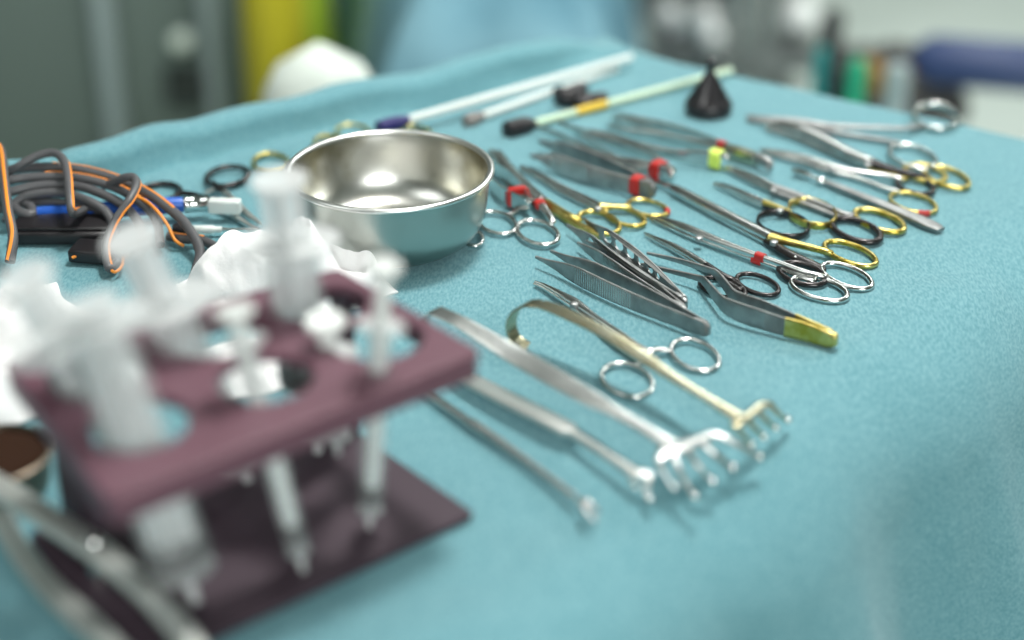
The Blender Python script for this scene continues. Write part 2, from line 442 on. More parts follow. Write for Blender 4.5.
ringed('surgical_scissors', 'long scissors ending in a gold ring and a thick black ring beside the scalpel', 'scissors', [
    dict(path=[(722,167,.003,.0015,.003),(732,169,.004,.005,.004),(752,177,.005,.0062,.005),(773,187,.005,.0066,.0055),(796,195,.005,.0066,.005),(820,204,.005,.0055,.0045),(842,213,.005,.0045,.004)], split=3, mat='steel', mat2='grey_steel', ring=(855,208,903,234), rt=.0044, rh=.0044, rmat='gold', k=.45),
    dict(path=[(723,169,.002,.0015,.003),(733,172,.003,.005,.004),(752,181,.003,.0062,.004),(773,191,.003,.0066,.0045),(796,200,.003,.0066,.0045),(820,210,.003,.0055,.004),(838,217,.003,.0045,.004)], split=3, mat='steel', mat2='grey_steel', ring=(832,217,880,244), rt=.0050, rh=.0050, rmat='black_metal', k=.35),
], pivot=(773,189))
ringed('needle_holder', 'slender gold handled holder whose far ring carries a red tape', 'needle holder', [
    dict(path=[(521,167,.003,.0035,.003),(535,173,.004,.0052,.0045),(560,187,.0045,.0056,.005),(590,201,.005,.0056,.005),(600,206,.005,.0058,.005),(618,207,.005,.0048,.004),(628,207,.005,.0044,.004)], split=4, mat='steel', mat2='gold', ring=(626,198,669,218), rt=.0032, rh=.0032, k=.35, tape=(667,212)),
    dict(path=[(521,169,.002,.003,.002),(536,176,.0025,.005,.003),(561,191,.003,.0056,.004),(590,205,.003,.0056,.004),(599,209,.003,.0052,.004),(607,211,.003,.0044,.004)], split=4, mat='steel', mat2='gold', ring=(604,206,646,228), rt=.0034, rh=.0034, k=.45),
], pivot=(598,207))
ringed('needle_holder', 'steel holder with gold shank, its ring touching the fenestrated forceps', 'needle holder', [
    dict(path=[(498,152,.004,.006,.004),(512,170,.005,.0066,.005),(530,188,.005,.0066,.005),(546,202,.005,.0058,.0055),(560,211,.005,.0056,.006),(572,218,.005,.0056,.006),(580,219,.0045,.005,.004)], split=3, mat='steel', mat2='gold', ring=(576,210,621,236), rt=.0034, rh=.0040, k=.3),
    dict(path=[(499,156,.003,.005,.004),(530,192,.003,.006,.004),(548,206,.003,.0055,.005),(572,222,.0035,.0056,.006),(588,230,.0035,.0054,.006),(600,236,.003,.0045,.005)], split=2, mat='steel', mat2='gold'),
], pivot=(540,197))
ringed('needle_holder', 'wide steel holder leaning past the bowl rim, red tape above its large ring', 'needle holder', [
    dict(path=[(491,150,.006,.004,.003),(498,158,.007,.0075,.005),(512,175,.007,.0092,.006),(528,193,.007,.0088,.006),(540,204,.007,.0070,.0055),(547,213,.0065,.0055,.005),(552,221,.006,.005,.004)], ring=(515,219,560,247), rt=.0036, rh=.0040, k=.3, band=(.80,.006,'red')),
    dict(path=[(489,153,.003,.004,.003),(494,163,.003,.0070,.004),(505,178,.003,.0082,.004),(515,192,.003,.0070,.004),(518,204,.003,.005,.004),(514,213,.003,.004,.0035)], ring=(476,210,518,236), rt=.0034, rh=.0036, k=.3),
], pivot=(512,176))
ringed('clamp', 'small steel clamp lying half under the round bowl, one ring showing', 'clamp', [
    dict(path=[(404,218,.003,.003,.003),(430,226,.004,.004,.004),(455,234,.004,.004,.004)], ring=(461,228,485,248), rt=.0026, rh=.0030, k=.2),
    dict(path=[(404,221,.003,.003,.003),(428,230,.003,.004,.003),(445,237,.003,.004,.003)], ring=(436,232,462,250), rt=.0026, rh=.0030, k=.2),
])
ringed('clamp', 'farthest right long steel clamp with wide spread silver rings near the table edge', 'clamp', [
    dict(path=[(747,117,.004,.004,.004),(765,119,.005,.005,.005),(800,122,.006,.0078,.006),(830,126,.006,.0055,.005),(870,127.5,.006,.0046,.004),(908,128.5,.006,.0046,.004)], mat='grey_steel', rmat='steel', ring=(911,103,960,131), rt=.0034, rh=.0062, k=-.15, ratchet=((914,129),(911,124))),
    dict(path=[(747,120,.002,.004,.003),(765,122,.003,.005,.004),(800,126,.003,.0070,.004),(826,131,.003,.0050,.004),(862,137,.003,.0046,.004),(897,143,.004,.0046,.004)], mat='grey_steel', rmat='steel', ring=(889,144,936,171), rt=.0034, rh=.0052, k=.2),
], pivot=(802,123))
ringed('needle_holder', 'curved heavy holder with gold rings lying beyond the scalpel', 'needle holder', [
    dict(path=[(762,124,.004,.003,.003),(775,126,.005,.008,.006),(797,130,.007,.0120,.008),(820,139,.007,.0125,.008),(848,153,.007,.0118,.007),(872,163,.007,.0105,.007),(892,170,.006,.007,.006),(915,175,.006,.005,.005)], split=5, mat='satin', mat2='black_metal', ring=(925,165,968,190), rt=.0036, rh=.0040, rmat='gold', k=.3),
    dict(path=[(766,129,.003,.003,.003),(800,138,.003,.0100,.004),(846,158,.003,.0100,.004),(872,168,.003,.0095,.005),(890,174,.003,.006,.005),(902,179,.003,.0045,.004)], split=3, mat='satin', mat2='gold', ring=(904,163,946,184), rt=.0036, rh=.0040, k=.2),
], pivot=(868,163))
ringed('surgical_scissors', 'fine long scissors between the curved holder and scalpel, red tape on gold ring', 'scissors', [
    dict(path=[(760,150,.003,.002,.003),(775,152,.004,.0052,.004),(800,157,.005,.0072,.005),(830,166,.005,.0072,.005),(850,171,.005,.0050,.0042),(880,175,.005,.0045,.004),(900,179,.005,.0042,.004)], mat='satin', ring=(896,175,934,196), rmat='black_metal', rt=.0040, rh=.0042, k=.2),
    dict(path=[(762,152,.002,.002,.003),(776,155,.003,.005,.003),(800,161,.003,.007,.004),(830,171,.003,.007,.004),(855,178,.003,.0048,.004),(880,187,.003,.0044,.004),(897,192,.003,.004,.004)], mat='satin', ring=(890,191,936,215), rmat='gold', rt=.0030, rh=.0034, k=.3, tape=(923,212)),
], pivot=(832,168))
ringed('tissue_forceps', 'black ringed clamp with bright steel shafts beside the blue handle', 'forceps', [
    dict(path=[(262,224,.004,.002,.003),(250,216,.005,.004,.004),(236,203,.006,.0052,.005),(225,193,.006,.0052,.005),(213,184,.006,.005,.005)], split=3, mat='matt_steel', mat2='black_metal', ring=(205,165,250,188), rt=.0042, rh=.0044, k=-.1),
    dict(path=[(258,231,.003,.002,.003),(240,220,.004,.004,.004),(222,209,.004,.0052,.005),(205,199,.005,.0052,.005),(190,194,.005,.005,.004),(178,193,.004,.005,.004)], split=2, mat='matt_steel', mat2='black_metal', ring=(138,182,182,203), rt=.0042, rh=.0044, k=.0, ratchet=((205,194),(216,188))),
], pivot=(237,207))
ringed('clamp', 'gold ringed clamp pushed behind the bowl, nearest the black ringed clamp', 'clamp', [
    dict(path=[(352,190,.003,.003,.003),(330,181,.004,.004,.004),(300,172,.004,.004,.004)], ring=(251,152,291,174), rt=.0034, rh=.0040, rmat='gold', k=.2),
])
ringed('clamp', 'gold ringed clamp peeking over the far rim of the bowl', 'clamp', [
    dict(path=[(425,165,.003,.003,.003),(400,152,.004,.004,.004),(372,142,.004,.004,.004)], ring=(334,123,372,142), rt=.0030, rh=.0036, rmat='gold', k=.2),
    dict(path=[(424,170,.003,.003,.003),(398,158,.004,.004,.004),(352,148,.004,.004,.004)], ring=(312,134,346,152), rt=.0030, rh=.0036, rmat='gold', k=.2),
])
ringed('clamp', 'gold ringed clamp just behind the purple plug of the milky tube', 'clamp', [
    dict(path=[(455,158,.003,.003,.003),(445,150,.004,.004,.004),(432,140,.004,.004,.004)], ring=(398,124,432,140), rt=.0028, rh=.0034, rmat='gold', k=.2),
])

# ------------------------------------------------------------------ sprung forceps
tweezer('dressing_forceps', 'broad ribbed steel forceps, nearest of the group, in sharp focus', (706,329), [(536,257),(551,251)], .0135, 'grey_steel', bow=.003,
        prof=[(0,.72),(.25,.85),(.55,1.),(.72,1.02),(.80,.8),(.88,.38),(.95,.08),(1,0)], tipw=.0020, grip=(.40,.74,26))
tweezer('dressing_forceps', 'plain grey forceps squeezed between the ribbed and the fenestrated forceps', (683,311), [(578,243),(586,241)], .0115, 'grey_steel', bow=.0015,
        prof=[(0,.7),(.3,.85),(.6,1.),(.78,.85),(.9,.4),(1,0)], tipw=.002, grip=(.42,.72,24))
tweezer('fenestrated_forceps', 'steel forceps with a row of oval holes in each arm', (684,303), [(567,225),(584,219)], .0125, 'grey_steel', bow=.004,
        prof=[(0,.62),(.25,.75),(.55,1.),(.74,1.05),(.84,.62),(.92,.15),(1,0)], tipw=.0020, holes=[(.76,.0042),(.66,.0044),(.56,.0044),(.46,.0040),(.37,.0034),(.29,.0026)])
tweezer('dressing_forceps', 'broad forceps with red tape, lying above the gold ringed holder', (652,190), [(531,155),(540,141)], .0160, 'grey_steel', th=.0022, bow=.004,
        prof=[(0,.78),(.25,.85),(.55,1.),(.76,1.0),(.84,.75),(.9,.3),(1,0)], tipw=.0022, band=(.115,'red',.008), grip=(.5,.82,24))
tweezer('dressing_forceps', 'slim bright forceps converging with the broad red-taped forceps', (637,181), [(562,140),(575,132)], .0060, 'satin', bow=.004, tipw=.0026)
tweezer('dressing_forceps', 'long forceps with red tape and polished heel, below the black capped tube', (672,175), [(534,126),(558,122)], .0140, 'satin', th=.0022, bow=.010,
        prof=[(0,.9),(.22,.95),(.30,.62),(.6,.45),(.8,.25),(1,0)], tipw=.0030, band=(.10,'red',.008), cap='chrome')
tweezer('dressing_forceps', 'long bowed forceps wrapped in lime tape near its heel', (726,161), [(590,131),(608,126)], .0150, 'satin', th=.0022, bow=.010,
        prof=[(0,.85),(.2,.85),(.32,.5),(.6,.38),(.8,.25),(1,0)], tipw=.0030, band=(.075,'lime',.010), cap='chrome')
t = tweezer('tissue_forceps', 'long forceps with a red tape and olive rear half ending in a hook', (724,148), [(612,121),(614,116)], .0120, 'satin', bow=.007,
        prof=[(0,.7),(.3,.5),(.6,.6),(.85,.7),(.95,.5),(1,0)], tipw=.0060, band=(.02,'red',.006))
t.part('rear_grip', shank_sweep([(726,149,.007,.008,.009),(738,153,.007,.010,.010),(750,157,.007,.009,.010),(760,160,.008,.006,.009)], 4, 4.), 'olive')
t.part('heel_hook', shank_sweep([(756,158,.009,.006,.009),(766,162,.009,.006,.009),(770,166,.007,.005,.007),(767,170,.004,.004,.005)], 4, 3.), 'grey_steel')
tweezer('dressing_forceps', 'short forceps with red tape leaning against the right side of the bowl', (528,206), [(484,178),(490,162)], .0140, 'satin', bow=.004,
        prof=[(0,.85),(.3,.95),(.7,.95),(.9,.6),(1,.3)], tipw=.004, band=(.26,'red',.006), cap='chrome')

# bayonet forceps with gold rear grip
def bayonet():
    t = Thing('bayonet_forceps', 'stepped bayonet forceps with a gold rear grip', 'forceps', ground(T(722,300)))
    E = (830,340)
    paths = [[(641,264,.006,.0015,.0018),(670,271,.007,.0018,.0032),(698,278,.009,.0020,.0045),(704,281,.010,.0020,.0062),(712,291,.010,.0019,.0085),(722,303,.010,.0018,.0110),(732,309,.0098,.0016,.0130),(750,316,.0095,.0015,.0140),(785,327,.009,.0015,.0130),(808,333,.009,.0016,.0125),(829,340,.009,.0018,.0100)],
             [(647,253,.006,.0015,.0018),(680,261,.007,.0018,.0038),(708,270,.009,.0020,.0050),(717,275,.010,.0020,.0062),(725,285,.010,.0019,.0085),(734,297,.010,.0018,.0110),(746,303,.0098,.0016,.0125),(765,310,.0095,.0015,.0130),(795,323,.009,.0015,.0125),(812,330,.009,.0016,.0120),(831,337,.009,.0018,.0100)]]
    for i, p in enumerate(paths):
        a = t.part('arm', shank_sweep(p, 5, 5., 16), 'grey_steel')
        t.part('gold_grip', shank_sweep([(x, y, z, w*1.5, h*1.04) for x, y, z, w, h in p[8:]], 4, 5., 16), 'gold', a, 'gold plated rear grip')
        if i == 0:
            Q = catmull([(*T(x, y, z), h) for x, y, z, w, h in p[7:9]], 1)
            mb = MB(); A, B = Vector(Q[0][:3]), Vector(Q[1][:3]); d = (B-A).normalized(); n = Vector((-d.y, d.x, 0)); n = n if n.y < 0 else -n
            for j in range(14):
                c = A.lerp(B, .45+.5*j/13) + n*.0008; mb.sweep([c-Vector((0, 0, .0055)), c+Vector((0, 0, .0055))], .0004, .0008, 6, 2, side=d)
            t.part('grip_ridges', mb, 'grey_steel', a)
    e = T(831,339,.009); d = (e - T(800,328,.009)).normalized()
    t.part('heel', MB().sweep([e-d*.006, e-d*.002, e+d*.002, e+d*.004], [.0045, .006, .006, .004], [.010, .011, .010, .007], 16, 4.), 'gold')
bayonet()

# ------------------------------------------------------------------ scalpel
t = Thing('scalpel', 'grey flat handled scalpel with a bright blade, right of the gold ringed scissors', 'scalpel', ground(T(870,200)))
t.part('handle', shank_sweep([(822,181,.004,.0045,.0036),(835,186,.004,.0062,.0042),(870,200,.004,.0080,.0045),(905,214,.004,.0105,.0045),(930,225,.004,.0115,.0040),(941,230,.004,.0070,.0030)], 5, 5., 16), 'grey_steel')
t.part('collar', MB().ball(T(821,181,.004), .0042, sq=(1, 1, .8)), 'chrome')
bl = MB(); a, b = T(820,180,.005), T(791,168,.005); d = (b-a).normalized(); n = Vector((-d.y, d.x, 0))
t.part('neck', MB().sweep([a, a.lerp(b, .45)], [.003, .0045], .0022, 10, 4), 'steel')
L = (b-a).length
out = [(.40, .0030), (.62, .0048), (.82, .0046), (1.0, .0002), (.80, -.0042), (.55, -.0046), (.40, -.003)]
bl.v = [a+d*(L*x)+n*y+Vector((0, 0, z)) for z in (-.0006, .0006) for x, y in out]
k = len(out); bl.f = [tuple(range(k)), tuple(range(2*k-1, k-1, -1))] + [(i, (i+1) % k, k+(i+1) % k, k+i) for i in range(k)]
t.part('blade', bl, 'chrome')

# ------------------------------------------------------------------ rake retractors
def retractor(name, label, m, handle, hook, hub, tines, cross, flat, ball_m=None, ball=.0024, sub=5):
    """handle etc: (px, py, z, w, h); tines: lists of (px, py, z) starting at the crossbar"""
    t = Thing(name, label, 'retractor', ground(T(*handle[len(handle)//2][:2])))
    t.part('handle', shank_sweep(handle, sub, flat, 16), m)
    if hook:
        P = [T(a, b, z) for a, b, z, w, h in hook]
        d = (T(*handle[1][:3]) - T(*handle[0][:3])); sd = Vector((-d.y, d.x, 0)).normalized()
        Q = catmull([(*p, q[3], q[4]) for p, q in zip(P, hook)], 6)
        t.part('hook', MB().sweep([q[:3] for q in Q], [q[3] for q in Q], [q[4] for q in Q], 16, flat, side=sd), m)
    if hub: t.part('neck', shank_sweep(hub, 4, 2.6), m)
    if cross: t.part('crossbar', shank_sweep([(a, b, c, w, h*.75) for a, b, c, w, h in cross], 5, 3.6, 16), m)
    for tn in tines:
        n_ = len(tn)
        o = t.part('tine', shank_sweep([(x, y, z, .0042*(1-.35*i/(n_-1)), .0040*(1-.35*i/(n_-1))) for i, (x, y, z) in enumerate(tn)], 5, 2.), m)
        t.part('tip', MB().ball(T(*tn[-1]), ball), ball_m or 'chrome', o)
    return t
retractor('rake_retractor', 'widest steel rake retractor with a broad polished strap, front centre', 'satin',
    [(438,312,.0335,.0120,.0018),(460,322,.0325,.0125,.002),(490,340,.0290,.0150,.002),(520,358,.0258,.0165,.0022),(560,381,.0248,.0160,.0024),(592,399,.0242,.0140,.0026),(612,410,.0238,.0100,.003),(645,429,.0226,.0080,.0034),(672,446,.0216,.0105,.003)],
    [(438,312,.0335,.0120,.0018),(434,311,.0325,.0115,.0018),(427,316,.025,.0110,.0018),(424,325,.015,.0105,.0018),(428,334,.007,.0100,.0018),(440,339,.003,.0095,.0018)],
    None,
    [[(660,458,.019),(661,468,.016),(668,480,.010),(674,488,.006)], [(672,452,.020),(680,472,.015),(688,487,.009),(694,496,.0055)], [(686,450,.021),(698,466,.015),(706,475,.009),(712,481,.0055)], [(703,444,.021),(717,456,.015),(726,463,.009),(732,468,.0055)], [(722,437,.0205),(740,446,.015),(752,453,.009),(759,457,.0055)]],
    [(659,462,.019,.0055,.0045),(665,452,.0205,.0080,.005),(680,447,.021,.0110,.005),(697,441,.021,.0080,.005),(712,435,.021,.0062,.0045),(726,438,.0205,.0045,.004)], 5.)
retractor('rake_retractor', 'olive tinted rake retractor with a curled strap and four tines', 'olive',
    [(541,304,.032,.0110,.0018),(560,311,.0318,.0112,.0018),(600,330,.0305,.0110,.002),(640,355,.0285,.0108,.0022),(662,370,.0276,.0085,.0026),(690,388,.0264,.0062,.0030),(716,404,.0252,.0060,.0032),(740,419,.0242,.0085,.003)],
    [(541,304,.032,.0110,.0018),(528,304,.031,.0110,.0018),(516,311,.026,.0108,.0018),(511,324,.017,.0105,.0018),(515,338,.008,.010,.0018),(528,347,.003,.0095,.0018)],
    None,
    [[(736,427,.023),(742,434,.017),(751,445,.006)], [(748,420,.023),(754,427,.017),(763,437,.006)], [(759,411,.023),(765,419,.017),(775,428,.006)], [(770,404,.023),(777,412,.017),(787,420,.006)]],
    [(733,428,.023,.0045,.004),(741,421,.024,.0062,.0045),(752,413,.024,.0058,.0045),(762,405,.024,.0050,.0045),(771,405,.023,.0042,.004)], 5., ball=.0025)
retractor('double_hook_retractor', 'two pronged retractor with a broad white steel handle', 'matt_steel',
    [(448,368,.008,.0080,.003),(470,380,.009,.0120,.0042),(510,401,.010,.0125,.0045),(545,418,.011,.0125,.0045),(568,430,.011,.0120,.0045),(574,434,.011,.0060,.0045),(600,451,.011,.0050,.0045),(634,474,.011,.0056,.0048)], None, None,
    [[(631,476,.011),(632,481,.008),(635,487,.005)], [(650,475,.012),(647,484,.010),(646,492,.007),(649,499,.004)]],
    [(628,474,.011,.004,.004),(636,474,.0115,.0062,.005),(648,474,.012,.005,.0045)], 4.)
retractor('probe_hook', 'thin blurred steel hook instrument, nearest the purple rack', 'satin',
    [(410,384,.004,.0048,.004),(440,402,.005,.0052,.0044),(466,420,.005,.0052,.0045),(472,424,.005,.0068,.0058),(486,433,.005,.0062,.0055),(530,464,.005,.0048,.0042),(575,498,.005,.0046,.004)], None, None,
    [[(578,501,.0055),(590,504,.006),(597,512,.003)], [(580,503,.0055),(586,512,.006),(594,520,.003)]],
    None, 2.4, ball_m='satin', ball=.0015)

# ------------------------------------------------------------------ tubes, plugs and cone at the far side
def rod(name, label, a, b, z, r, m, plug, group=None):
    A, B = T(*a, z), T(*b, z); d = (B-A).normalized()
    t = Thing(name, label, 'tube', ground(A.lerp(B, .5)), group)
    t.part('tube_body', MB().lathe([(r*.6, 0), (r, .001), (r, (B-A).length-.002), (r*.7, (B-A).length)], A, d, 20), m)
    pl, pr, pm = plug
    t.part('plug', MB().lathe([(pr*.7, -pl), (pr*.97, -pl+.0015), (pr, -pl*.6), (pr*.95, -pl*.2), (pr*.7, .0), (r*1.1, .004)], A, d, 20), pm)
    return t, A, d
rod('milky_tube', 'milky tube with a dark purple plug behind the bowl', (404,121), (632,57), .0115, .0036, 'rod', (.026,.0062,'navy'))
rod('milky_tube', 'milky tube with a small grey plug, second from the drape lip', (479,117), (618,68), .0042, .0034, 'rod', (.016,.0058,'taupe'))
t, A, d = rod('green_tube', 'pale green tube with a black cap and mustard sleeve, passing behind the cone', (531,124), (732,70), .005, .0030, 'rod_green', (.026,.0082,'rubber'))
def along(px0, px1):
    a, b = T(px0[0], px0[1], .005), T(px1[0], px1[1], .005)
    return (a-A).dot(d), (b-A).dot(d)
s0, s1 = along((576,112), (606,104)); t.part('sleeve', MB().lathe([(.0034, s0), (.0036, s0+.001), (.0036, s1-.001), (.0034, s1)], A, d, 20), 'mustard')
s0, s1 = along((530,124), (534,123)); t.part('sleeve', MB().lathe([(.0033, s0), (.0036, s0+.001), (.0036, s1)], A, d, 20), 'mustard')
def plugpart(label, pts, r, m):
    t = Thing('rubber_clip', label, 'clip', ground(T(*pts[0][:2])))
    P = [T(*p) for p in pts]
    t.part('sheath', MB().tube(P, r, 16, 4), m)
    d_ = (P[-1]-P[0]).normalized()
    t.part('end_flange', MB().lathe([(r[0]*.9, -.002), (r[0]*1.25, -.001), (r[0]*1.25, .003), (r[0]*.9, .004)], P[0], d_, 20), m)
plugpart('black rubber clip touching the second milky tube', [(560,97,.008),(570,96,.009),(582,89,.010)], [.0075,.0085,.0070], 'rubber')
plugpart('black rubber clip lying against the mustard sleeve', [(576,103,.006),(590,101,.007),(604,98,.006)], [.0060,.0072,.0060], 'rubber')
t = Thing('rubber_cone', 'black ribbed rubber cone standing upright on the drape', 'cone', ground(T(708,113)))
b0 = ground(T(708,113))
prof = [(.0185, .0006), (.0198, .002), (.0200, .009), (.0190, .0115), (.0175, .013)]
t.part('base', MB().lathe([(0, .0006)] + prof + [(0, .013)], b0, n=48), 'rubber')
t.part('cone_body', MB().lathe([(.0172, .0120), (.0150, .0165), (.0121, .0215), (.0090, .0270), (.0060, .0320), (.0042, .0350), (.0034, .0370)], b0, n=64, flute=lambda h: .09), 'rubber')
t.part('nozzle', MB().lathe([(.0034, .036), (.0032, .0440), (.0040, .0450), (.0040, .0475), (.0028, .0485), (0, .0486)], b0, n=24), 'rubber')

# ------------------------------------------------------------------ steel bowl
hb = .055; c0 = T(389.5, 168, hb)
r_ = 104.5*((CH-hb)/(sp + (168-320)/F*cp))/F
M['rim_steel'] = mat('rolled_rim_steel', (.86, .86, .83), .32, 1.)
t = Thing('steel_bowl', 'round brushed steel bowl with a rolled rim, worn inside', 'bowl', (c0.x, c0.y, TZ))
o_ = Vector((c0.x, c0.y, TZ+.0008))
outer = [(0, 0), (r_*.55, 0), (r_*.66, .0006), (r_*.76, .004), (r_*.84, .0095), (r_*.90, .018), (r_*.935, .030), (r_*.955, .045), (r_*.965, hb-.004)]
inner = [(r_*.955, hb-.004), (r_*.942, .045), (r_*.922, .030), (r_*.885, .019), (r_*.825, .0115), (r_*.74, .0062), (r_*.62, .0034), (r_*.30, .0026), (0, .0024)]
def smoothprof(p): return [q for q in catmull(p, 5)]
t.part('outer_wall', MB().lathe(smoothprof(outer), o_, n=96, caps=False), 'bowl_out')
t.part('inner_wall', MB().lathe(smoothprof(inner), o_, n=96, caps=False), 'bowl')
rc = [Vector((c0.x + r_*.974*math.cos(2*math.pi*i/96), c0.y + r_*.974*math.sin(2*math.pi*i/96), TZ+hb-.0012)) for i in range(96)]
t.part('rim', MB().sweep(rc, .0050, .0038, 16, 2., closed=True), 'rim_steel')

# ------------------------------------------------------------------ gauze and towel
def crumple(name, label, cat, c, rx, ry, h, rot, seed, m='gauze', ridge=.35, n=90):
    mb = MB(); rnd = Vector((seed*3.1, seed*1.7, seed))
    for i in range(n+1):
        for j in range(n+1):
            a, b = i/n*2-1, j/n*2-1
            rr = max(abs(a), abs(b)); cr = math.sqrt(a*a+b*b)
            k = (1-.30*(1-rr/cr if cr > 0 else 0))*(1 + .10*noise.noise(Vector((a*2, b*2, 0))+rnd)*rr)
            x = a*rx*k; y = b*ry*k
            q = Vector((x*22, y*22, 0))+rnd
            env = max(0, 1-cr**2.2 if cr < 1 else 0)**.75*.75 + .25*(1-rr**4)
            z = h*env*(.58 + .55*(1-abs(noise.noise(q*1.0))*2.0) + .30*noise.noise(q*2.1)) + .004*noise.noise(q*5)*env
            z += h*.25*noise.noise(q*.5)*env
            z = max(z, .0015+.002*env)
            p = Vector((x, y, z)); p.rotate(__import__('mathutils').Euler((0, 0, rot)))
            mb.v.append(Vector(c)+p)
    for i in range(n):
        for j in range(n): mb.f.append((i*(n+1)+j, (i+1)*(n+1)+j, (i+1)*(n+1)+j+1, i*(n+1)+j+1))
    base = len(mb.v)
    rim = [i*(n+1) for i in range(n+1)] + [n*(n+1)+j for j in range(1, n+1)] + [i*(n+1)+n for i in range(n-1, -1, -1)] + [j for j in range(n-1, 0, -1)]
    for i in rim: v = mb.v[i].copy(); v.z = c[2]+.0004; mb.v.append(v)
    for k_ in range(len(rim)):
        l = (k_+1) % len(rim); mb.f.append((rim[k_], rim[l], base+l, base+k_))
    mb.f.append(tuple(base+k_ for k_ in reversed(range(len(rim)))))
    return single(name, mb, m, label, cat, loc=c, ang=80)
g = ground(T(330,288)); crumple('gauze_wad', 'crumpled white gauze between the purple rack and the bowl', 'gauze', g, .036, .036, .066, R(35), 3)
g = ground(T(245,285)); crumple('gauze_wad', 'crumpled white gauze beyond the back edge of the rack, left of the bowl', 'gauze', g, .042, .030, .034, R(38), 8)
g = ground(T(262,366)); crumple('gauze_wad', 'flat piece of white gauze seen through the middle front hole of the rack', 'gauze', g, .050, .034, .010, R(20), 12)
g = ground(T(-42,372)); crumple('towel', 'white folded towel at the left edge beside the rack', 'towel', g, .100, .085, .040, R(35), 5)

# ------------------------------------------------------------------ cables and hand pieces on the left
def cable(name, label, pts, r=.0031, stripe=None, group=None, m='cable'):
    P = [T(x, y, z) for x, y, z in pts]
    t = Thing(name, label, 'cable', ground(P[len(P)//2]), group)
    Q = catmull([tuple(p) for p in P], 10)
    jk = t.part('sheath', MB().tube(Q, r, 14), m)
    if stripe:
        a0, a1, ang = stripe; i0, i1 = int(a0*(len(Q)-1)), int(a1*(len(Q)-1)); S = []
        for i in range(i0, i1+1):
            p = Vector(Q[i]); d = (Vector(Q[min(i+1, len(Q)-1)]) - Vector(Q[max(i-1, 0)])).normalized()
            s_ = d.cross(Vector((0, 0, 1)))
            if s_.length < .1: s_ = Vector((1, 0, 0))
            s_.normalize(); u_ = s_.cross(d); a = ang + .5*math.sin(i*.05)
            S.append(p + (s_*math.cos(a) + u_*math.sin(a))*r*.80)
        t.part('stripe', MB().tube(S, r*.38, 8), 'orange', jk, 'orange tracer stripe')
    return t
cable('device_cable', 'grey cable arching highest over the coil at the left', [(-14,190,.020),(4,176,.030),(19,166,.038),(37,156,.044),(54,153,.046),(64,161,.044),(68,178,.040),(70,198,.034),(73,213,.026),(84,210,.018)], stripe=(.58,.97,2.6))
cable('device_cable', 'long grey cable sweeping right and down to the gauze', [(-16,176,.030),(7,171,.033),(27,167.5,.034),(62,168,.034),(90,172,.033),(120,181,.031),(150,195,.027),(178,216,.020),(193,235,.014),(200,252,.009),(197,268,.006),(190,290,.004)], r=.0036, stripe=(.25,.62,1.9))
cable('device_cable', 'grey cable lying second from the top of the coil', [(-18,188,.026),(7,181,.030),(30,177.5,.031),(70,177,.031),(105,184,.029),(130,195,.026),(148,209,.020),(157,224,.014),(160,245,.008)], r=.0034, stripe=(.3,.7,1.7))
cable('device_cable', 'grey cable lying third from the top of the coil', [(-18,200,.020),(2,194,.024),(37,186,.027),(75,186,.027),(102,194,.025),(124,206,.021),(138,222,.014),(142,240,.008)], r=.0034)
cable('device_cable', 'grey cable looping over the black case, lowest broad arc of the coil', [(6,222,.008),(12,208,.015),(27,196,.022),(60,193,.024),(86,200,.023),(105,211,.018),(113,226,.012),(112,244,.007)], r=.0034)
cable('device_cable', 'short grey cable stub curling at the far left of the coil', [(-20,205,.012),(0,200,.015),(12,206,.016),(22,213,.015),(32,214,.014),(30,206,.016),(18,200,.018)], r=.0036)
cable('device_cable', 'grey cable tucked under the coil between its second and third turns', [(-10,212,.008),(20,204,.014),(55,202,.017),(90,207,.016),(108,216,.012),(118,232,.007)], r=.0030)
cable('device_cable', 'grey cable hooked over the coil with orange line, right of the tall arch', [(104,186,.026),(117,181,.035),(126,177.5,.040),(134,178,.041),(136,186,.039),(129,201,.034),(119,215,.027),(111,230,.020),(106,248,.013),(109,268,.007),(117,262,.006)], stripe=(.30,.95,3.0))
cable('device_cable', 'thick cable strand with wide orange stripe at the left edge of the photo', [(-24,150,.040),(-6,146,.045),(1,152,.046),(4,177,.042),(8,210,.034),(13,237,.022),(10,262,.010)], r=.0036, stripe=(.0,1.,1.2))
cable('device_cable', 'thin orange lead bowing out on the right of the coil', [(132,194,.028),(146,201,.026),(158,212,.022),(168,226,.015),(175,240,.008),(184,246,.004)], r=.0012, m='orange')
cable('device_cable', 'dark cable end emerging from the coil toward the gauze', [(168,236,.006),(184,239,.006),(203,241,.006),(220,250,.005),(230,262,.004)], r=.0034, stripe=(.05,.5,1.6))
cable('device_cable', 'small loop of thin orange lead below the black case', [(72,258,.006),(84,252,.008),(94,247,.008),(104,250,.006),(108,264,.006),(114,272,.006),(122,266,.006),(124,252,.004)], r=.0011, m='orange')
# black case
def boxed(name, label, cat, a, b, z, w, h, m, extra=None):
    A, B = T(*a, z), T(*b, z); t = Thing(name, label, cat, ground(A.lerp(B, .5)))
    t.part('case_body', MB().box(A.lerp(B, .5), ((B-A).length, w, h), tilt=(B-A)), m); return t, A, B
t, A, B = boxed('instrument_case', 'long flat black case under the grey cable coil', 'case', (14,231), (116,231), .006, .028, .010, 'rubber')
t.part('lid', MB().box(A.lerp(B, .5)+Vector((0, .002, .006)), ((B-A).length*.96, .026, .003), tilt=(B-A)), 'rubber')
t, A, B = boxed('connector_block', 'small black connector block in front of the black case', 'connector', (74,250), (122,254), .006, .022, .010, 'rubber')
t.part('pin', MB().lathe([(.002, 0), (.002, .006), (0, .007)], B, (B-A), 16), 'chrome')
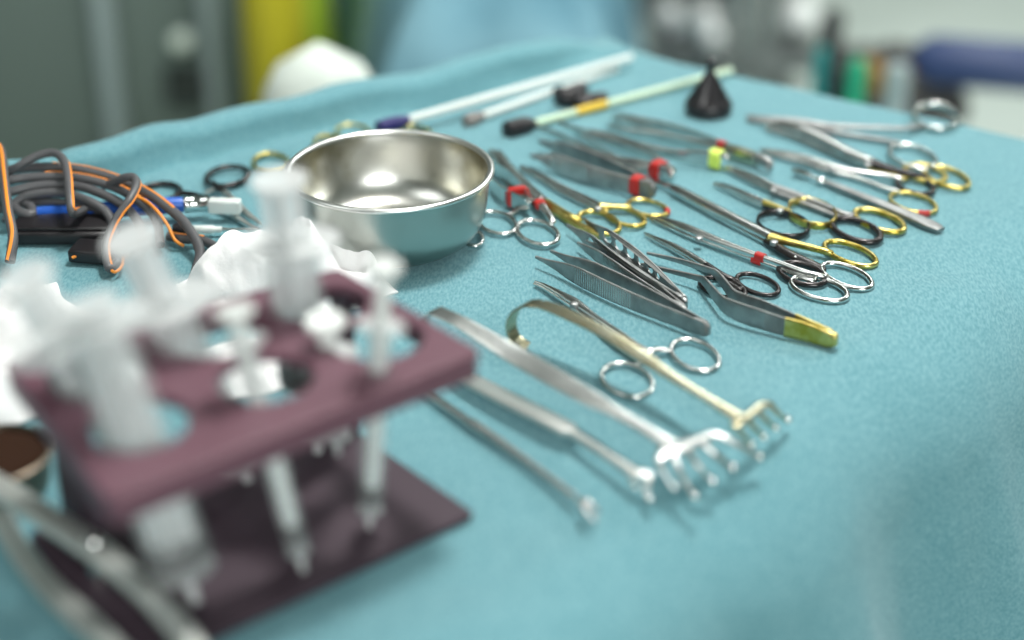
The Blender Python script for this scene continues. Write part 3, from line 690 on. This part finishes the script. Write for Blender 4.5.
# blue diathermy handle
A = T(30, 214, .012); B = T(184, 204.5, .012); d = (B-A).normalized(); L = (B-A).length
t = Thing('diathermy_pen', 'blue ribbed hand piece with a chrome collar and pale square tip', 'hand piece', ground(A.lerp(B, .6)))
prof = [(.003, 0), (.0048, .002)]
n_ = 26
for i in range(n_): prof += [(.0054, .004+i*L*.42/n_), (.0047, .004+(i+.6)*L*.42/n_)]
prof += [(.0056, L*.46), (.0066, L*.62), (.0064, L*.8), (.0058, L*.97), (.0050, L)]
t.part('grip', MB().lathe(prof, A, d, 24), 'blue')
Cc = T(209, 205.5, .012); L2 = (Cc-B).length
t.part('collar', MB().lathe([(.0056, 0), (.0064, .001), (.0064, .003), (.0060, .0035), (.0060, L2-.0035), (.0064, L2-.003), (.0064, L2-.001), (.0054, L2)], B, d, 28), 'chrome')
E_ = T(241, 206.5, .012)
t.part('tip_block', MB().box(Cc.lerp(E_, .5), ((E_-Cc).length, .0088, .0105), tilt=(E_-Cc)), 'rod')
# fine probe
A = T(176, 229, .006); B = T(190, 229.5, .006); d = (T(222, 229.5, .006)-B).normalized(); L = (T(222, 229.5, .006)-B).length
t = Thing('needle_probe', 'pale slim probe with a fine steel needle under the blue hand piece', 'probe', ground(B))
t.part('cable_boot', MB().lathe([(.0035, -.002), (.0045, .0), (.0040, (B-A).length*.6), (.002, (B-A).length)], A, d, 18), 'rubber')
t.part('probe_body', MB().lathe([(.0018, 0), (.0030, .002), (.0031, L*.72), (.0024, L*.76), (.0022, L)], B, d, 20), 'rod')
t.part('needle', MB().lathe([(.0014, 0), (.0010, .012), (.0004, .026), (0, .028)], B+d*L, d, 12), 'steel')

# ------------------------------------------------------------------ purple syringe rack
RA = R(40); RO = Vector((-.016, .72, TZ)); eu = Vector((-math.cos(RA), -math.sin(RA), 0)); ev = Vector((-math.sin(RA), math.cos(RA), 0))
LU, LV, HT = .200, .134, .100
RC, RD, RAq, RB = Vector((-.016, .720)), Vector((-.173, .589)), Vector((-.250, .709)), Vector((-.096, .812))
def RK(u, v, z):
    p = RC.lerp(RD, u/LU).lerp(RB.lerp(RAq, u/LU), v/LV)
    return Vector((p.x, p.y, TZ+z))
def rr(u0, u1, v0, v1, r, n=6):
    out = []
    for cx, cy, a0 in ((u1-r, v0+r, -90), (u1-r, v1-r, 0), (u0+r, v1-r, 90), (u0+r, v0+r, 180)):
        for i in range(n+1):
            a = R(a0+90*i/n); out.append((cx+r*math.cos(a), cy+r*math.sin(a)))
    return out
HOLES = [(u, v) for v in (.047, .101) for u in (.031, .097, .165)]
def plate(outl, holes, thick, bev, z, nm):
    me = extruded(outl, holes, thick, bev, nm)
    for v in me.vertices: v.co = RK(v.co.x, v.co.y, z+v.co.z) - rk.loc
    bm = bmesh.new(); bm.from_mesh(me); bmesh.ops.recalc_face_normals(bm, faces=bm.faces); bm.to_mesh(me); bm.free(); me.name = nm
    return me
rk = Thing('syringe_rack', 'purple plastic syringe rack with six large round holes', 'rack', RK(LU/2, LV/2, 0))
rk.part('upper_plate', plate(rr(0, LU, 0, LV, .005), [[(u+.0255*math.cos(2*math.pi*i/48), v+.0255*math.sin(2*math.pi*i/48)) for i in range(48)] for u, v in HOLES], .006, .0015, HT-.003, 'upper_plate'), 'purple')
me = extruded(rr(.0004, LU-.0004, .0004, LV-.0004, .005), [rr(.0035, LU-.0035, .0035, LV-.0035, .004)[::-1]], .013, .001, 'skirt')
for v in me.vertices: v.co = RK(v.co.x, v.co.y, HT-.0085+v.co.z) - rk.loc
rk.part('skirt', me, 'purple')
rk.part('base_plate', plate(rr(.006, LU+.004, .0, LV-.01, .003), [], .004, .001, .0032, 'base_plate'), 'purple_shaded')
mb = MB(); mb.box(RK(LU-.020, LV*.80, HT/2), (.040, .005, HT-.008), tilt=ev); rk.part('support_leg', mb, 'purple_shaded')
mb = MB(); mb.box(RK(.008, LV*.88, HT/2), (.016, .005, HT-.008), tilt=ev); rk.part('support_leg', mb, 'purple_shaded')

def syringe(label, tip, through, r, bl, ext, m='clear', group=None, stopper=.02, rodm='white', nz=.012, ticks=0, fill=None, disc=None, cat='syringe', solidrod=False):
    """tip and through are world points on the axis; bl barrel length, ext how far the plunger stands out"""
    tip = Vector(tip); d = (Vector(through)-tip).normalized()
    t = Thing('syringe', label, cat, tip, group)
    rn = max(.0016, r*.16)
    t.part('nozzle', MB().lathe([(rn*.6, 0), (rn, .0008), (rn*1.25, nz), (r*.6, nz+.001), (r*.98, nz+.0035)], tip, d, 28), 'frost')
    b0 = nz+.0035
    t.part('barrel', MB().lathe([(r, b0), (r, b0+bl), (r*.93, b0+bl), (r*.93, b0+.001), (r*.9, b0)], tip, d, 40), m)
    # finger flange, two wings
    a = d.cross(Vector((0, 1, .01))).normalized(); b = d.cross(a)
    mb = MB(); c = tip + d*(b0+bl); n = 40
    for hz in (0, .002):
        for k in range(n):
            th = 2*math.pi*k/n; q = r*(1.18 + .62*abs(math.cos(th))**3)
            mb.v.append(c + d*hz + a*q*math.cos(th) + b*q*math.sin(th))
    mb.f = [tuple(reversed(range(n))), tuple(range(n, 2*n))] + [(k, (k+1) % n, n+(k+1) % n, n+k) for k in range(n)]
    t.part('finger_flange', mb, 'frost')
    s0 = b0+stopper
    t.part('stopper', MB().lathe([(0, s0-.001), (r*.6, s0), (r*.97, s0+.003), (r*.97, s0+.005), (r*.80, s0+.006), (r*.97, s0+.008), (r*.97, s0+.011), (r*.6, s0+.012)], tip, d, 32), 'rubber')
    top = b0+bl+ext; mb = MB()
    if solidrod:
        mb.lathe([(r*.5, s0+.012), (r*.56, s0+.016), (r*.56, top)], tip, d, 24)
    else:
        for ax in (a, b):
            mb.sweep([tip+d*(s0+.012), tip+d*top], r*1.5, r*.16, 8, 6, side=ax)
    t.part('plunger_rod', mb, rodm)
    dr = disc or r*.95
    t.part('thumb_disc', MB().lathe([(dr*.9, top-.0005), (dr, top+.0006), (dr, top+.0024), (dr*.92, top+.0034), (dr*.5, top+.0028)], tip, d, 36), rodm)
    if fill:
        t.part('contents', MB().lathe([(0, b0+.0012), (r*.88, b0+.0015), (r*.88, s0-.002), (0, s0-.0015)], tip, d, 28), fill)
    if ticks:
        mb = MB(); to = (Vector((0, 0, TZ+CH)) - tip); to -= d*to.dot(d); to.normalize(); sd = d.cross(to)
        for k in range(ticks):
            h = b0+bl*(.1+.8*k/(ticks-1)); w = .9 if k % 5 == 0 else .5
            arc = [tip+d*h+(to*math.cos(q)+sd*math.sin(q))*(r*1.004) for q in [-.1+w*i/6 for i in range(7)]]
            mb.sweep(arc, .0004, .0002, 6, 2)
        t.part('graduation', mb, 'rubber')
    return t
syringe('large clear syringe standing in the nearest hole, its black stopper low near the base', T(196,603,.0075), T(128,415,.105), .0160, .128, .010, stopper=.004, rodm='frost', ticks=11, nz=.014)
syringe('large clear syringe leaning at the far left of the rack', RK(.135,.088,.0075), T(86,378,.105), .0155, .112, .038, stopper=.02, rodm='frost')
syringe('large clear syringe with wide flange in the middle of the back row', RK(.085,.100,.0075), T(178,335,.105), .0155, .105, .040, stopper=.02, rodm='frost', ticks=11)
syringe('large clear syringe standing upright in the hole closest to the bowl, beside the gauze', RK(.038,.103,.0075), T(296,299,.105), .0155, .115, .034, stopper=.03, rodm='frost')
syringe('slim syringe with a solid white plunger through the middle front hole', T(304,572,.0065), T(262,415,.090), .0062, .112, .014, stopper=.0035, solidrod=True, disc=.0095, ticks=8, nz=.008)
syringe('slim graduated syringe in the front hole farthest right', T(369,528,.0065), T(377,392,.087), .0066, .105, .031, stopper=.003, solidrod=True, disc=.0085, ticks=16, nz=.008)
syringe('short stubby syringe with white plunger sharing the right front hole', T(338,455,.030), T(328,352,.095), .0085, .050, .018, stopper=.012, solidrod=True, disc=.0105, nz=.010)

# ------------------------------------------------------------------ near left corner
M['cup_metal'] = mat('brown_stained_metal', (.16, .13, .10), .35, 1.)
t = Thing('antiseptic_cup', 'small steel cup of dark brown antiseptic left of the rack', 'cup', ground(T(0,489)))
c_ = ground(T(0,489)); c_.z = TZ+.0008; rq = .029
t.part('cup_wall', MB().lathe(smoothprof([(0, 0), (rq*.8, 0), (rq*.92, .003), (rq*.97, .010), (rq, .020), (rq*1.05, .021), (rq*1.05, .022), (rq*.97, .022), (rq*.94, .012), (rq*.85, .004), (0, .003)]), c_, n=56), 'cup_metal')
t.part('antiseptic', MB().lathe([(0, .010), (rq*.90, .010), (rq*.955, .0192), (0, .0192)], c_, n=48), 'iodine')
t = Thing('bone_clamp', 'large out of focus steel clamp at the bottom left corner', 'clamp', ground(T(60,600)))
M['clamp_steel'] = mat('pale_clamp_steel', (.62, .64, .61), .45, .9)
t.part('shank', shank_sweep([(-60,450,.022,.013,.005),(0,488,.024,.0145,.006),(60,526,.025,.0150,.006),(104,556,.025,.0150,.006),(146,592,.024,.0130,.006),(188,640,.022,.012,.006),(225,700,.020,.012,.006)], 6, 3.5, 16), 'clamp_steel')
t.part('shank', shank_sweep([(-30,480,.014,.008,.004),(-4,508,.010,.011,.0045),(18,548,.007,.0125,.005),(48,586,.010,.0130,.005),(86,622,.012,.0130,.005),(125,656,.012,.009,.005),(170,705,.012,.009,.005)], 6, 3.5, 16), 'clamp_steel')
t.part('pivot_screw', MB().lathe([(.003, 0), (.0042, .0006), (.0042, .028), (.003, .030), (0, .0302)], ground(T(96,556,.02)), n=20), 'chrome')

# ------------------------------------------------------------------ room
M['floor'] = mat('vinyl_floor', (.40, .47, .435), .45); mottle(M['floor'], (.54, .61, .56), (.60, .67, .62), 3)
M['wall'] = mat('wall_paint', (.24, .29, .265), .7)
M['ceiling'] = mat('ceiling_paint', (.24, .26, .25), .8)
M['cab'] = mat('grey_green_lacquer', (.155, .205, .185), .40)
M['cab_shade'] = mat('recess_shade_paint', (.035, .045, .042), .6)
M['post'] = mat('pale_aluminium', (.34, .42, .43), .45)
M['pale'] = mat('pale_enamel', (.72, .82, .74), .35)
M['linen'] = mat('white_linen', (.70, .76, .70), .9)
M['bag'] = mat('yellow_bag', (.50, .44, .02), .45)
M['bag_lime'] = mat('lime_bag', (.42, .60, .05), .45)
M['lav'] = mat('lavender_plastic', (.30, .36, .55), .5)
M['navycloth'] = mat('navy_cloth', (.04, .07, .16), .8)
M['bluedrape'] = mat('blue_drape', (.10, .24, .32), .85); mottle(M['bluedrape'], (.07, .20, .27), (.20, .38, .45), 3); bump(M['bluedrape'], 6, .03, .4)
M['dark'] = mat('dark_grey_plastic', (.045, .045, .045), .5); M['mid'] = mat('mid_grey_enamel', (.13, .15, .145), .4)
M['bluecyl'] = mat('blue_enamel', (.035, .060, .16), .45)
M['green'] = mat('green_plastic', (.02, .42, .22), .4)
M['tealp'] = mat('teal_plastic', (.02, .28, .27), .4)
M['amber'] = mat('amber_plastic', (.32, .17, .03), .5)
def quad(name, pts, m, kind='structure'):
    mb = MB(); mb.v = [Vector(p) for p in pts]; mb.f = [(0, 1, 2, 3)]
    me = bpy.data.meshes.new(name); me.from_pydata([tuple(v) for v in mb.v], [], mb.f); me.materials.append(M[m])
    o = bpy.data.objects.new(name, me); C.objects.link(o); o['kind'] = kind; return o
X0, X1, Y0, Y1, ZC = -3.2, 4.2, -3., 6., 2.9
quad('floor', [(X0,Y0,0),(X1,Y0,0),(X1,Y1,0),(X0,Y1,0)], 'floor')
quad('ceiling', [(X0,Y0,ZC),(X0,Y1,ZC),(X1,Y1,ZC),(X1,Y0,ZC)], 'ceiling')
quad('wall_back', [(X0,Y1,0),(X1,Y1,0),(X1,Y1,ZC),(X0,Y1,ZC)], 'wall')
quad('wall_left', [(X0,Y0,0),(X0,Y1,0),(X0,Y1,ZC),(X0,Y0,ZC)], 'wall')
quad('wall_right', [(X1,Y1,0),(X1,Y0,0),(X1,Y0,ZC),(X1,Y1,ZC)], 'wall')
quad('wall_front', [(X1,Y0,0),(X0,Y0,0),(X0,Y0,ZC),(X1,Y0,ZC)], 'wall')

# cabinet at the back left
Yc = 2.75
xl, xr = -1.25, TD(238, 60, Yc).x
t = Thing('supply_cabinet', 'grey green cabinet with pale uprights behind the table on the left', 'cabinet', ((xl+xr)/2, Yc+.25, 0))
t.part('cabinet_body', MB().box(((xl+xr)/2, Yc+.27, .60), (xr-xl, .50, 1.16), bev=.03), 'cab')
def upright(px, w):
    x = TD(px, 60, Yc).x; t.part('upright', MB().box((x, Yc, .60), (w, .05, 1.18), bev=.1), 'post')
upright(110, .034); upright(213, .022)
a, b = TD(165, 80, Yc).x, TD(202, 80, Yc).x
pz = TD(180, 85, Yc).z
t.part('recess_shade', MB().box(((a+b)/2+.01, Yc+.012, pz-.005), (b-a+.02, .02, .065), bev=.1), 'cab_shade')  # flat dark slab imitating the shade inside a drawer recess
kn = TD(181, 42, Yc-.03)
t.part('door_knob', MB().ball(kn, .019), 'pale'); t.part('knob_stem', MB().lathe([(.01, 0), (.01, .05)], kn, (0, 1, 0), 16), 'post')
# waste bags and sacks
def sack(name, label, cat, px, Y, pytop, w, m, seed, tall=None, dep=.16, lean=0):
    top = TD(px, pytop, Y); h = tall if tall else top.z; mb = MB(); n = 40; rows = 30; c = Vector((top.x, Y, 0))
    prof = []
    for i in range(rows+1):
        s = i/rows; q = math.sin(math.pi*min(1, .12+s*.62))**.5 if s < .88 else math.sin(math.pi*(.12+.88*.62))**.5*math.sqrt(max(0, 1-((s-.88)/.12)**2))
        for k in range(n):
            th = 2*math.pi*k/n; wr = 1+.06*noise.noise(Vector((math.cos(th)*2, math.sin(th)*2, s*5+seed)))+.03*math.sin(th*9+seed)*(1-s)
            mb.v.append(c + Vector((w*q*wr*math.cos(th)+lean*s, dep*q*wr*math.sin(th), .003+s*h)))
    for i in range(rows):
        for k in range(n):
            l = (k+1) % n; mb.f.append((i*n+k, i*n+l, (i+1)*n+l, (i+1)*n+k))
    mb.f.append(tuple(reversed(range(n))))
    return single(name, mb, m, label, cat, loc=c, ang=80)
sack('waste_bag', 'tall yellow waste bag behind the table, right of the cabinet', 'bag', 264, 2.35, -120, .048, 'bag', 1, dep=.10)
sack('waste_bag', 'lime green bag between the yellow bag and the lavender bin', 'bag', 299, 2.62, -140, .040, 'bag_lime', 4, dep=.10)
sack('linen_sack', 'bulging white linen sack in front of the yellow bag', 'sack', 318, 1.68, 44, .073, 'linen', 2, dep=.06)
def crate(name, label, cat, px, Y, w, h, m, d=.2):
    x = TD(px, 20, Y).x
    t = Thing(name, label, cat, (x, Y, 0)); t.part('bin_body', MB().box((x, Y, h/2+.002), (w, d, h), bev=.12), m)
    t.part('lid', MB().box((x, Y, h+.012), (w*1.06, d*1.06, .022), bev=.3), m)
crate('storage_bin', 'tall lavender bin behind the white linen sack', 'bin', 325, 3.65, .060, .85, 'lav')
crate('storage_bin', 'tall navy bin between the lavender bin and the blue drape', 'bin', 356, 3.95, .065, .85, 'navycloth')
crate('storage_bin', 'tall cream bin at the top edge beside the blue drape', 'bin', 389, 3.6, .060, .85, 'linen')

# blue draped table behind
def draped():
    near_l, near_r = TD(378, 52, 1.98), TD(640, 50, 1.95); zt = .775
    A = Vector((near_l.x, 1.98)); B = Vector((near_r.x-.02, 1.93)); Cc = Vector((.20, 3.1)); D = Vector((-.30, 3.0))
    poly = []
    for p, q in ((A, B), (B, Cc), (Cc, D), (D, A)):
        for i in range(24): poly.append(p.lerp(q, i/24))
    ctr = (A+B+Cc+D)/4; n = len(poly); mb = MB()
    rows = [(.05, 0.01), (.3, .008), (.5, 0), (.66, -.008), (.78, -.024), (.88, -.05), (.96, -.085), (1.03, -.13), (1.10, -.20), (1.2, -.34), (1.28, -.5), (1.33, -.70), (1.34, -.765)]
    for k, dz in rows:
        for i, p in enumerate(poly):
            q = ctr + (p-ctr)*k
            f = max(0, k-1)
            q += (p-ctr).normalized()*(.05*f*4*math.sin(i*.8))*.3
            z = zt + dz + .035*noise.noise(Vector((q.x*5, q.y*5, 0)))*(1 if k < 1 else .3) + .02*noise.noise(Vector((q.x*13, q.y*13, 4)))
            mb.v.append(Vector((q.x, q.y, max(z, .004))))
    for r0 in range(len(rows)-1):
        for i in range(n):
            j = (i+1) % n; mb.f.append((r0*n+i, r0*n+j, (r0+1)*n+j, (r0+1)*n+i))
    mb.f.append(tuple(range(n)))
    o = single('blue_drape', mb, 'bluedrape', 'blue draped table standing behind the instrument table', 'drape', ang=80)
draped()

# dark instrument trolley with pale balls added to imitate out-of-focus highlights
Yt = 3.2; xa, xb = TD(676, 40, Yt).x, TD(790, 40, Yt).x; zs = TD(700, 52, Yt).z
t = Thing('equipment_trolley', 'dark trolley with steel posts beyond the far corner of the table', 'trolley', ((xa+xb)/2, Yt+.15, 0))
t.part('shelf', MB().box(((xa+xb)/2, Yt+.15, zs), (xb-xa+.1, .5, .03), bev=.2), 'mid')
t.part('shelf', MB().box(((xa+xb)/2, Yt+.15, .16), (xb-xa+.1, .5, .03), bev=.2), 'mid')
t.part('back_panel', MB().box(((xa+xb)/2, Yt+.42, zs+.2), (xb-xa+.1, .03, .5), bev=.2), 'mid')
for px, yy in ((740, Yt-.07), (762, Yt-.05), (668, Yt+.3), (790, Yt+.3)):
    x = TD(px, 30, yy).x; t.part('post', MB().lathe([(.012, .05), (.012, 1.0)], (x, yy, 0), n=20), 'satin')
    t.part('caster', MB().ball((x, yy, .027), .026), 'dark')
M['highlight_white'] = mat('white_highlight_ball', (.95, .96, .94), .2)  # pale balls painted as highlights, added on invented stands
def glint_stand(label, px, py, Y, r, capm):
    p = TD(px, py, Y); z0 = zs+.0155
    t = Thing('glint_stand', label, 'glint_stand', (p.x, Y, z0), 'added glints on the trolley')
    hh = max(p.z-z0-r*.9, .02)
    t.part('ball_stand', MB().lathe([(r*1.0, 0), (r*1.05, .003), (r*1.05, hh*.7), (r*.5, hh*.95), (r*.5, hh)], (p.x, Y, z0), n=28), 'grey_steel')
    t.part('cap', MB().ball((p.x, Y, z0+hh+r*.75), r), capm)
glint_stand('white ball imitating a blurred highlight on a bottle leftmost on the dark trolley', 670, 12, Yt, .022, 'highlight_white')
glint_stand('grey ball imitating a blurred highlight on a bottle on the dark trolley', 690, 26, Yt-.05, .016, 'post')
glint_stand('bright white ball imitating a blurred highlight on a bottle at the centre of the dark trolley', 706, 16, Yt, .024, 'highlight_white')
glint_stand('white ball imitating a blurred highlight on a bottle nearest the front of the dark trolley', 713, 34, Yt-.1, .021, 'highlight_white')
glint_stand('large white ball imitating a blurred highlight on a bottle at the right end of the dark trolley', 801, 14, Yt, .038, 'highlight_white')

# low black cart with blue cylinder
Yk = 2.35; p0 = TD(858, 70, Yk); p1 = TD(962, 84, Yk); zk = (TD(915, 106, Yk).z)
t = Thing('anaesthesia_cart', 'low black cart beyond the right edge of the table', 'cart', ((p0.x+p1.x)/2, Yk+.1, 0))
t.part('deck', MB().box(((p0.x+p1.x)/2, Yk+.1, zk), (p1.x-p0.x+.02, .26, .05), bev=.2), 'dark')
t.part('column', MB().box(((p0.x*.35+p1.x*.65), Yk+.12, zk/2), (.08, .10, zk-.02), bev=.2), 'dark')
t.part('foot', MB().box(((p0.x*.35+p1.x*.65), Yk+.12, .03), (.30, .30, .05), bev=.3), 'dark')
A = TD(918, 48, Yk); B = TD(1090, 76, Yk-.05); A.z = zk+.025+.037+.012; B.z = A.z-.004
L = (B-A).length; d = (B-A).normalized()
t = Thing('gas_cylinder', 'blue gas cylinder with black valve lying on the black cart', 'cylinder', A)
t.part('cylinder_body', MB().lathe([(.012, -.01), (.024, .0), (.037, .02), (.037, L-.03), (.028, L-.005), (0, L)], A, d, 36), 'bluecyl')
t.part('valve', MB().lathe([(.018, -.05), (.024, -.045), (.024, -.02), (.016, -.01), (.012, 0)], A, d, 20), 'dark')
p = TD(888, 58, Yk)
t = Thing('amber_box', 'small amber box next to the valve of the blue cylinder', 'box', (p.x, Yk, zk+.025))
t.part('box_body', MB().box((p.x, Yk+.0, zk+.026+.018), (.062, .06, .034), bev=.2), 'amber'); t.part('lid', MB().box((p.x, Yk, zk+.064), (.064, .062, .006), bev=.3), 'amber')
def standing(name, label, cat, px, pyt, Y, w, m, h=None):
    p = TD(px, pyt, Y); t = Thing(name, label, cat, (p.x, Y, 0)); H_ = p.z
    t.part('body', MB().lathe([(w*.9, .002), (w, .01), (w, H_*.8), (w*.7, H_*.9), (w*.62, H_)], (p.x, Y, 0), n=28), m)
    t.part('cap', MB().lathe([(w*.66, H_), (w*.7, H_+.01), (w*.5, H_+.03), (0, H_+.035)], (p.x, Y, 0), n=28), m)
standing('canister', 'dark grey canister between the trolley and the black cart', 'canister', 832, 28, 2.5, .026, 'dark')
standing('canister', 'teal canister just over the table edge left of the green one', 'canister', 820, 70, 2.2, .016, 'tealp')
standing('canister', 'bright green canister just over the table edge', 'canister', 856, 82, 2.1, .020, 'green')
standing('canister', 'pale canister between the green canister and the cart column', 'canister', 896, 86, 2.12, .026, 'post')

# ------------------------------------------------------------------ lamps
def emis(name, col, s):
    m = bpy.data.materials.new(name); m.use_nodes = True; nt = m.node_tree; nt.nodes.clear()
    e = nt.nodes.new('ShaderNodeEmission'); e.inputs[0].default_value = (*col, 1); e.inputs[1].default_value = s
    o = nt.nodes.new('ShaderNodeOutputMaterial'); nt.links.new(e.outputs[0], o.inputs[0]); M[name] = m
def lamp(x, y, z, sx, sy, power, col=(1, 1, 1), aim=None, shape='RECTANGLE'):
    l = bpy.data.lights.new('area', 'AREA'); l.shape = shape; l.size = sx; l.size_y = sy; l.energy = power; l.color = col
    o = bpy.data.objects.new('unseen_light', l); o.location = (x, y, z); C.objects.link(o)
    if aim: o.rotation_euler = (Vector(aim)-Vector((x, y, z))).to_track_quat('-Z', 'Y').to_euler()
    return o
lamp(.5, 1.9, 2.85, 1.2, .8, 14, (.96, 1., .98))
lamp(.9, -1.9, 2.1, 1.5, 1.1, 74, (.97, 1., .98), (.1, 1.0, TZ))  # area light for an unseen window inferred behind the camera
lamp(-1.5, .6, 2.85, 1.2, 1.2, 12, (.96, 1., .98))
lamp(2.5, 3.0, 2.85, .9, .9, 60, (.96, 1., .98))  # unseen lamp added to brighten the background on the right
lamp(.25, 1.35, 2.60, .32, .32, 31, (1., .99, .95), (.05, 1.0, TZ), 'DISK')
lamp(.95, 4.2, 2.85, .55, .8, 28, (.96, 1., .98))  # unseen lamp added for bright reflections on the right-hand instruments
w = bpy.data.worlds.new('World'); bpy.context.scene.world = w; w.use_nodes = True
w.node_tree.nodes['Background'].inputs[0].default_value = (.8, .9, .88, 1); w.node_tree.nodes['Background'].inputs[1].default_value = .3

# ------------------------------------------------------------------ camera
cd = bpy.data.cameras.new('camera'); cam = bpy.data.objects.new('camera', cd); C.objects.link(cam)
cd.sensor_width = 36; cd.lens = F*36/1024; cam.location = (0, 0, TZ+CH); cam.rotation_euler = (math.pi/2-PITCH, 0, 0)
cd.clip_start = .05; cd.dof.use_dof = True
fp = T(600, 285, 0); cd.dof.focus_distance = fp.y*cp - (fp.z-TZ-CH)*sp
cd.dof.aperture_fstop = 1.75; cd.dof.aperture_blades = 0
sc = bpy.context.scene; sc.camera = cam
sc.view_settings.view_transform = 'Standard'; sc.view_settings.look = 'None'; sc.view_settings.gamma = 1; sc.view_settings.use_curve_mapping = False
sc.view_settings.exposure = 0.0
